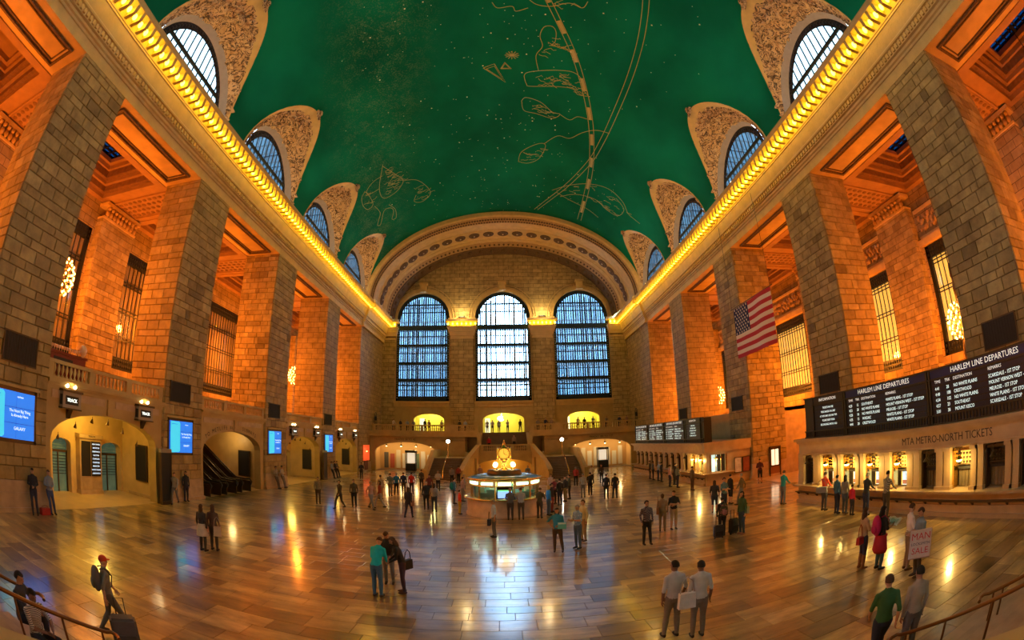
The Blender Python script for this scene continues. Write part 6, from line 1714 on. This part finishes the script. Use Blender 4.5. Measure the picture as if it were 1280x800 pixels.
P('person in black tee shirt, khaki shorts and white socks', (6.79,19.51,0), 0, 'fold', BLK, (0.38,0.30,0.20), BLK, ('short','brown'), 0, 'short', lower='skin', h=1.76)
P('person in green jacket and jeans with long black hair facing left', (8.62,16.53,0), -80, 'stand', (0.05,0.12,0.05), (0.03,0.06,0.10), (0.3,0.12,0.1), ('long','black'), 0, h=1.75)
bag('pale round tote bag behind the person in green jacket', (8.8,16.5,0.86), (0.42,0.45,0.36), strap=.45, w_=.34, name='tote_bag', rot=90)
P('person in dark jacket with flowered backpack waiting beside a black suitcase', (7.9,16.9,0), 175, 'stand', (0.025,0.03,0.025), BLK, BLK, ('short','black'), 0, h=1.6)
backpack('flower patterned backpack on the person in dark jacket', (7.9,16.9), 175, (0.35,0.14,0.12), .2, 1.1)
suitcase('black upright suitcase beside the person with flowered backpack', (8.4,16.85,0), (0.02,0.02,0.022), 20)
suitcase('low dark trolley bag on floor behind the flowered backpack', (7.62,16.62,0), (0.03,0.025,0.03), -10, h_=.5)
P('person in dark top and shorts with bare legs near the farther booth', (9.94,21.94,0), 150, 'stand', (0.03,0.03,0.04), (0.02,0.03,0.06), BROWN, ('long','brown'), 0, 'short', lower='skin', h=1.68)
P('person in blue checked shirt beside the one in dark shorts', (10.39,21.73,0), 20, 'fold', pattern_mat('blue check shirt', 'check', (0.04,0.10,0.16), (0.10,0.20,0.26), 20), NAVYC, BLK, ('short','brown'), 0, 'short', h=1.78)
P('person in black dress in front of the farther ticket booth', (11.76,23.67,0), 100, 'stand', BLK, BLK, BLK, ('short','black'), 0, lower='skin', h=1.68)
P('person in grey brown coat walking past the farther booth end', (11.9,22.6,0), -140, 'walk', (0.16,0.12,0.09), GREYC, BLK, ('short','grey'), 0, h=1.75)
P('person in bright turquoise sweater and jeans seen from behind', (-3.85,12.05,0), 165, 'bent', (0.0,0.50,0.62), (0.05,0.14,0.26), (0.05,0.04,0.04), ('short','brown'), 0, h=1.74)
P('person in black top with brown hair and dark plum trousers beside turquoise sweater', (-3.25,12.55,0), -75, 'bent', BLK, (0.06,0.025,0.035), (0.10,0.04,0.025), ('long','brown'), 0, h=1.72)
bag('black shoulder bag on the person with brown hair', (-3.12,12.68,0.72), BLK, strap=.3, rot=60)
P('person in black jacket and grey trousers facing the turquoise sweater', (-3.82,13.3,0), 5, 'bent', (0.02,0.02,0.022), GREYC, BLK, ('short','brown'), 1, h=1.75)
P('person in light blue shirt and grey trousers alone before the booth', (-0.92,20.62,0), -75, 'stand', (0.45,0.60,0.80), (0.16,0.18,0.22), BLK, ('short','grey'), 0, 'short', h=1.72)
bag('dark case carried by the person in light blue shirt', (-1.12,20.46,0.60), (0.03,0.03,0.04), rot=80)
# --- information booth
P('person in grey blue jacket leaning on the booth counter, back to camera', (-0.15,25.1,0), 175, 'counter', (0.10,0.12,0.17), (0.06,0.05,0.06), BLK, ('short','grey'), 0, h=1.76)
P('person in pale blue shirt leaning on the booth counter, back to camera', (0.42,25.15,0), 185, 'counter', (0.35,0.42,0.55), (0.09,0.07,0.06), BLK, ('short','brown'), 0, h=1.76)
P('blond person in bright blue shirt at the right of the booth', (1.98,26.2,0), 110, 'stand', (0.03,0.26,0.80), JEAN, BLK, ('long','blond'), 0, h=1.74)
P('person in dark olive coat pressed against the right of the booth', (1.42,25.42,0), 150, 'counter', (0.06,0.06,0.03), (0.05,0.04,0.04), BLK, ('short','brown'), 0, h=1.7)
P('person in dark red trousers right of the booth', (2.25,27.3,0), 60, 'stand', NAVYC, (0.16,0.02,0.03), BLK, ('short','black'), 0, h=1.72)
P('child in orange red jacket and yellow trousers left of the booth', (-3.0,27.19,0), 110, 'stand', (0.75,0.07,0.02), (0.55,0.38,0.03), BLK, ('short','brown'), 0, h=1.45)
P('person with blue top and teal pack left of the booth', (-3.77,31.63,0), 100, 'stand', (0.05,0.16,0.30), (0.05,0.06,0.09), BLK, ('short','black'), 0, h=1.75)
backpack('teal backpack left of the information booth', (-3.77,31.63), 130, (0.01,0.20,0.22), .2, 1.25)
P('person in pink and grey top queueing left of the booth', (-3.3,32.9,0), 120, 'stand', (0.36,0.25,0.28), GREYC, BLK, ('short','brown'), 0)
P('grey haired person in dark suit behind the booth queue', (-3.4,35.2,0), 90, 'fold', GREYC, BLK, BLK, ('short','grey'), 0)
for k, (x, y, f, c, l, hr) in enumerate(((2.77,30.8,40,(0.18,0.03,0.07),BLK,'black'),(3.04,29.94,-150,BLK,NAVYC,'black'),(3.62,31.69,-60,(0.02,0.03,0.05),(0.2,0.16,0.06),'brown'),(4.05,32.82,-100,(0.05,0.06,0.05),BLK,'black'),(2.91,34.23,20,(0.5,0.4,0.42),JEAN,'brown'))):
    P('person in %s in the dark crowd right of the booth' % ('plum top', 'black coat', 'navy jacket and khaki trousers', 'olive jacket', 'pale pink top')[k], (x,y,0), f, ('fold','stand','stand_b','hold','stand')[k], c, l, BLK, ('short',hr), k % 2, group='crowd right of the booth')
for k, (x, y, f, ps, c, l) in enumerate(((5.08,33.25,180,'stand',(0.32,0.34,0.36),GREYC),(5.71,33.88,170,'walk',BLK,BLK),(6.38,31.54,175,'stand',NAVYC,BLK),(7.01,31.58,185,'stand_b',(0.02,0.02,0.03),NAVYC))):
    P('person in %s walking away right of the booth' % ('pale grey shirt', 'black coat', 'navy suit', 'dark suit')[k], (x,y,0), f, ps, c, l, BLK, ('short',('grey','black','brown','black')[k]), 0, group='people beyond the booth')
# --- right foreground
P('person in beige jacket, dark jeans and brown boots on the right', (8.73,9.38,0), 75, 'fold', (0.42,0.30,0.16), (0.03,0.03,0.06), (0.20,0.08,0.03), ('long','brown'), 0, lower=(0.22,0.09,0.035), h=1.72)
bag('small red bag on the hip of the person in beige jacket', (8.5,9.3,0.78), (0.38,0.02,0.025), w_=.22, h_=.2, name='hip_bag', rot=10)
P('person in black tee and jeans with red sweater at waist, reading a map', (8.95,8.86,0), 80, 'hold', BLK, (0.05,0.12,0.20), BLK, ('long','black'), 0, 'short', h=1.74)
backpack('magenta backpack on the person reading a map', (8.95,8.86), 80, (0.48,0.015,0.11), .2, 1.27, 1.05)
sw = thing('red_sweater', 'dark red sweater tied around the waist of the map reader', 'sweater', (8.95,8.86,0.5), R(80)); MB().lathe([(.17,.5),(.20,.42),(.25,.1),(.2,.0),(.18,.05)], n=14, a0=-.3, a1=PI+.3).build('body', cmat((0.42,0.02,0.04)), sw, uv=False); MB().tube([(-.17,-.05,.48),(0,-.2,.44),(.17,-.05,.48)], .035, 6).build('sleeves', cmat((0.42,0.02,0.04)), sw, uv=False)
mp_ = thing('folded_map', 'pale folded map held open by the person with magenta backpack', 'map', (9.28,8.84,1.17), R(80)); MB().add([(-.3,0,-.02),(0,-.03,.02),(0,-.05,.05),(-.3,-.2,.18)], [(0,1,2,3)]); MB().grid(lambda u, v: ((u-.5)*.62, -.22*v, .02*math.sin(u*12)+.16*v), 8, 1, smooth=False).build('sheet', cmat((0.55,0.6,0.5)), mp_, uv=False); MB().grid(lambda u, v: ((u-.5)*.5, -.04-.12*v, .012+.02*math.sin(u*12)+.03+.085*v), 8, 1, smooth=False).build('printed_area', cmat((0.3,0.45,0.35)), mp_, uv=False)
P('person in blue grey shirt and dark trousers carrying a white and red placard', (9.01,7.42,0), -110, 'hold', (0.16,0.24,0.33), (0.07,0.06,0.05), BROWN, ('short','brown'), 0, 'short', h=1.76)
pc = thing('placard', 'white placard with red print carried at the hip, right foreground', 'placard', (8.80,7.22,0.58), R(-42))
MB().box(-.3,.3,-.012,.012,0,.72).build('card', cmat((0.70,0.62,0.58)), pc); MB().box(-.3,.3,-.016,-.013,.0,.02).build('edge', cmat((0.4,0.3,0.3)), pc)
PR, PB = cmat((0.62,0.06,0.07)), cmat((0.02,0.04,0.12))
text_obj('lettering', 'MAN', .24, PR, Matrix.Translation((0,-.014,.55)) @ Matrix.Rotation(PI/2,4,'X'), pc, extrude=.001)
text_obj('lettering', 'LOCKSMITH', .095, PB, Matrix.Translation((0,-.014,.37)) @ Matrix.Rotation(PI/2,4,'X'), pc, extrude=.001)
text_obj('lettering', 'SALE', .22, PR, Matrix.Translation((0,-.014,.19)) @ Matrix.Rotation(PI/2,4,'X'), pc, extrude=.001)
P('person in white shirt and light trousers facing the placard carrier', (9.3,8.05,0), 60, 'hold', (0.70,0.70,0.76), (0.26,0.19,0.12), BROWN, ('short','brown'), 0, 'short', h=1.76)
P('person in white shirt with dark strap, nearer pair at lower right of centre', (3.32,8.5,0), 175, 'stand', (0.60,0.57,0.52), (0.20,0.17,0.13), BLK, ('short','black'), 3, 'short', h=1.74)
bag('white bag carried between the two people in white shirts', (3.02,8.45,0.78), (0.75,0.70,0.62), w_=.36, h_=.34, name='carrier_bag')
P('person in white shirt and pale trousers, left one of the nearer pair', (2.85,8.75,0), 185, 'stand_b', (0.58,0.57,0.56), (0.24,0.20,0.15), BLK, ('short','black'), 3, 'short', h=1.76)
P('person in dark green shirt at the foot of the right near stairs', (5.2,5.0,0), 150, 'walk', (0.03,0.12,0.04), (0.015,0.02,0.04), BLK, ('short','brown'), 0, 'short', h=1.72)
P('person in pale beige shirt beside the right near stairs rail', (5.75,4.75,0), 165, 'stand', (0.42,0.36,0.28), GREYC, BLK, ('short','black'), 1, h=1.72)
# --- left side
P('person in red cap and grey shirt pulling luggage at lower left', (-7.75,5.95,0), 150, 'walk', (0.20,0.19,0.16), (0.10,0.09,0.08), BROWN, ('cap','red'), 0, 'short', h=1.7)
backpack('grey backpack on the person in red cap', (-7.75,5.95), 150, (0.12,0.11,0.10), .2, 1.25)
suitcase('large grey and navy suitcase behind the person in red cap', (-7.05,5.62,0), (0.09,0.09,0.10), 50, .55, .34, .72)
P('person in striped shirt sitting on the near left stairs', (-7.25,3.55,0.30), 100, 'sit', pattern_mat('striped shirt', 'stripe', (0.55,0.54,0.50), (0.10,0.10,0.11), 11), (0.015,0.02,0.04), BLK, ('short','black'), 3, 'short', h=1.72)
P('person in dark shirt sitting on the near left stairs behind the striped one', (-8.0,3.7,0.28), 120, 'sit', (0.04,0.04,0.06), NAVYC, BLK, ('short','black'), 1, h=1.75)
P('person in dark top and white skirt standing left of centre', (-10.66,13.48,0), 175, 'stand', (0.03,0.025,0.03), (0.05,0.045,0.04), BLK, ('long','brown'), 0, h=1.68, skirt=(0.55,0.50,0.44))
P('person in brown top with pale bag beside the white skirt', (-10.4,13.85,0), 190, 'stand_b', (0.10,0.06,0.05), (0.06,0.05,0.045), BLK, ('long','brown'), 0, h=1.68)
bag('cream tote bag beside the person in brown top', (-10.12,13.7,0.62), (0.55,0.48,0.38), w_=.28, h_=.34, name='tote_bag', rot=30)
P('person in dark suit leaning on the first left pillar', (-17.85,10.35,0), 60, 'lean', (0.02,0.02,0.03), (0.02,0.025,0.05), BLK, ('short','black'), 1, h=1.75)
P('person in pale denim shirt leaning on the first left pillar', (-17.85,11.3,0), 80, 'lean', (0.22,0.27,0.34), (0.04,0.06,0.16), BLK, ('short','brown'), 0, h=1.72)
bag('red bag lying on the floor between the two leaning people', (-17.7,10.85,0), (0.42,0.03,0.03), w_=.5, d_=.25, h_=.26, strap=.1, name='holdall', rot=90)
P('person in dark clothes with long hair against the second left pillar', (-17.95,21.7,0), 70, 'stand', (0.02,0.025,0.04), (0.02,0.02,0.04), BLK, ('long','black'), 0, h=1.72)
P('person in grey top passing the first left arch', (-17.6,20.2,0), 20, 'walk', (0.30,0.30,0.30), GREYC, BLK, ('short','brown'), 0, h=1.72)
P('person in light shirt leaning on the third left pillar, nearer one', (-17.9,33.5,0), 80, 'lean', (0.30,0.28,0.24), (0.10,0.09,0.08), BLK, ('short','black'), 1, h=1.75)
P('person in white shirt leaning on the third left pillar, farther one', (-17.9,34.6,0), 85, 'lean', (0.45,0.42,0.36), (0.18,0.16,0.13), BLK, ('short','black'), 1, h=1.75)
for k, (y, c) in enumerate(((46.3,(0.25,0.30,0.38)),(47.2,BLK),(47.9,(0.14,0.12,0.10)))):
    P('person in %s leaning on the fourth left pillar' % ('pale blue shirt', 'black jacket', 'brown jacket')[k], (-17.9,y,0), 80+k*5, 'lean', c, BLK, BLK, ('short','black'), 0, group='people at the fourth pillar')
P('person in dark uniform standing near the far left end block', (-15.12,47.68,0), 10, 'fold', (0.03,0.03,0.05), BLK, BLK, ('short','black'), 1)
MID = [((-12.07,28.15),30,'stand',(0.26,0.22,0.17),BROWN,'pale brown coat'),((-10.2,27.06),-30,'walk',(0.07,0.05,0.03),(0.05,0.04,0.03),'dark brown jacket'),((-9.64,28.17),10,'stand',(0.10,0.08,0.05),BLK,'olive brown coat'),((-8.41,27.7),60,'walk',pattern_mat('red white stripe top', 'stripe', (0.40,0.08,0.06), (0.5,0.45,0.4), 8),(0.22,0.22,0.24),'red and white striped top'),
       ((-8.0,28.3),-60,'walk',(0.30,0.06,0.05),(0.34,0.30,0.26),'dull red jacket'),((-9.13,32.79),170,'stand',(0.42,0.38,0.32),KHAKI,'cream shirt'),((-8.94,34.93),170,'stand',(0.10,0.16,0.16),(0.10,0.08,0.06),'grey green jacket'),((-8.6,35.56),190,'stand_b',(0.02,0.17,0.42),BLK,'bright blue jacket'),
       ((-8.2,36.3),175,'stand',(0.015,0.03,0.11),(0.06,0.05,0.05),'navy coat'),((-7.6,36.49),185,'stand',(0.48,0.03,0.02),(0.06,0.03,0.03),'bright red jacket'),((-5.61,25.31),170,'walk',(0.02,0.02,0.04),(0.02,0.02,0.05),'navy top with brown bag'),((-5.2,28.8),0,'stand',(0.03,0.03,0.04),BLK,'black suit'),
       ((-4.58,27.93),170,'stand',(0.30,0.29,0.32),(0.04,0.06,0.12),'grey top and jeans'),((-5.94,34.87),20,'walk',(0.14,0.03,0.03),BLK,'maroon coat'),((-7.47,40.29),160,'stand',(0.06,0.05,0.05),BLK,'charcoal coat'),((-5.9,39.36),10,'fold',(0.45,0.43,0.42),BLK,'white shirt'),
       ((-5.38,45.14),175,'stand',(0.20,0.19,0.20),BLK,'grey shirt near the left stairs'),((-4.9,46.85),190,'stand',(0.25,0.04,0.04),BLK,'red top near the left stairs'),((-2.81,47.3),0,'stand',(0.40,0.25,0.24),BLK,'pink shirt behind the booth'),((1.85,46.04),10,'stand',(0.16,0.22,0.28),BLK,'blue grey shirt behind the booth'),
       ((1.55,40.24),160,'stand',(0.05,0.05,0.06),BLK,'black coat behind the booth'),((7.29,41.67),-20,'walk',(0.50,0.47,0.42),BLK,'cream shirt near the right shop'),((8.33,42.5),10,'stand',(0.06,0.04,0.04),BLK,'dark brown coat near the right shop'),((5.77,41.15),170,'walk',(0.38,0.05,0.06),BLK,'red shirt near the right stairs')]
for k, ((x, y), f, ps, c, l, nm) in enumerate(MID):
    P('person in %s in the middle of the hall' % nm if k < 16 else 'person in %s' % nm, (x,y,0), f, ps, c, l, BLK, ('long' if k in (12, 4, 10) else 'short', ('brown','black','brown','grey')[k % 4]), k % 2, group='people in the middle of the hall')
bag('brown shoulder bag on the person in navy top', (-5.38,25.3,0.72), (0.22,0.09,0.04), strap=.35, rot=80)
# --- ticket windows
P('person in teal jacket and jeans at the corner of the ticket booth', (13.35,20.6,0), 100, 'counter', (0.01,0.22,0.28), (0.12,0.13,0.16), BROWN, ('short','brown'), 0, h=1.76)
P('person in orange red top with grey bag at the second ticket window', (13.4,17.1,0), 95, 'counter', (0.62,0.07,0.03), (0.05,0.05,0.07), BLK, ('short','brown'), 0, h=1.76)
bag('large grey shoulder bag on the person at the second ticket window', (13.05,16.85,0.92), (0.25,0.26,0.28), w_=.55, d_=.2, h_=.25, name='travel_bag', rot=-60)
P('person in blue top and dark jeans at the third ticket window', (13.25,15.95,0), 85, 'stand', (0.04,0.13,0.28), NAVYC, BLK, ('short','black'), 0, h=1.68)
P('person in grey top with long dark hair at the third ticket window', (13.3,15.45,0), 95, 'stand_b', (0.20,0.20,0.19), (0.05,0.07,0.10), BROWN, ('long','black'), 0, h=1.68)
P('child in red jacket at the ticket counter', (13.3,14.95,0), 90, 'stand', (0.55,0.02,0.05), (0.03,0.03,0.04), BLK, ('short','brown'), 0, h=1.3)
P('person in dark suit with blue skirted coat at the fourth ticket window', (13.45,14.2,0), 90, 'counter', (0.03,0.035,0.04), (0.02,0.03,0.08), BLK, ('short','grey'), 0, h=1.74)
P('person in black and white checked shirt at the fifth ticket window', (13.45,12.95,0), 90, 'counter', pattern_mat('black white check shirt', 'check', (0.45,0.42,0.36), (0.04,0.04,0.04), 26), (0.07,0.055,0.04), BROWN, ('short','black'), 0, h=1.82)
P('person in dark top with black bag beside the lit pillar door', (17.3,29.6,0), -30, 'fold', (0.10,0.02,0.03), BLK, BLK, ('short','black'), 1, lower='skin')
for k, (x, y, c, l, nm) in enumerate(((13.0,42.6,(0.05,0.05,0.06),BLK,'charcoal coat'),(12.9,41.4,(0.08,0.09,0.12),BLK,'slate jacket'),(13.0,40.2,(0.25,0.32,0.45),NAVYC,'pale blue shirt'),(12.9,39.0,NAVYC,BLK,'navy jacket'),(12.2,34.9,(0.48,0.30,0.30),NAVYC,'pink shirt'),(12.4,33.8,(0.16,0.20,0.16),NAVYC,'grey green shirt'),(12.95,35.9,(0.02,0.02,0.03),BLK,'black jacket'),(12.6,31.3,(0.12,0.09,0.06),BROWN,'brown coat'))):
    P('person in %s queueing at the farther ticket booth' % nm, (x,y,0), 80+k*3, ('stand','stand_b','counter','stand')[k % 4], c, l, BLK, ('short',('black','brown','grey')[k % 3]), k % 2, group='queue at the farther ticket booth')
# --- balcony and far stairs
rb = random.Random(21)
BAL = [-15.2,-14.3,-13.3,-12.4,-10.9,-10.3,-8.6,-6.2,-5.4,4.2,5.2,6.0,9.6,10.4,11.6,13.4,15.3,16.4]
CN = [((0.5,0.48,0.45),'white'),((0.04,0.04,0.05),'black'),((0.3,0.36,0.45),'pale blue'),((0.22,0.2,0.18),'grey'),((0.02,0.03,0.08),'navy'),((0.3,0.2,0.15),'tan')]
for k, x in enumerate(BAL):
    c, nm = CN[k % 6]
    P('person in %s top at the far balcony rail, %s from the %s end' % (nm, ('first','second','third','fourth','fifth','sixth','seventh','eighth','ninth')[k if k < 9 else 17-k], 'left' if k < 9 else 'right'), (x, BY+0.75+rb.random()*.5, 5.3), rb.choice((0,20,-25,150)), rb.choice(('stand','fold','counter','stand_b')), c, BLK, BLK, ('short',rb.choice(('black','brown','grey'))), k % 2, h=rb.uniform(1.66,1.8), group='people at the far balcony rail')
for k, (x, y, c, nm) in enumerate(((-2.6,65.2,(0.35,0.4,0.55),'pale blue shirt'),(-1.9,65.6,(0.5,0.5,0.55),'white shirt'),(-1.0,65.0,(0.2,0.25,0.4),'blue jacket'),(0.2,65.4,(0.45,0.45,0.5),'pale grey shirt'),(1.9,65.1,(0.03,0.03,0.04),'black coat'))):
    P('person in %s at the top of the middle stairs' % nm, (x,y,5.3), (0,15,180,-20,160)[k], ('stand','fold','stand','hold','walk')[k], c, (0.1,0.12,0.2), BLK, ('short','brown'), 0, group='people at the top of the stairs')
for k, (x, y, z, c, nm) in enumerate(((-2.2,58.9,2.97,(0.5,0.02,0.03),'red jacket'),(0.9,59.4,3.14,(0.3,0.2,0.15),'tan coat'))):
    P('person in %s on the upper stair flight' % nm, (x,y,z), 10, 'stand', c, BLK, BLK, ('short','black'), 0, group='people on the upper stairs')
# ------------------------------------------------------------------ wall behind the camera
o = MB().box(-W-0.5, W+0.5, YW-0.4, YW, -0.3, 36).build('wall_near', ASHLAR); struct(o, 'plain stone wall behind the camera', 'wall')
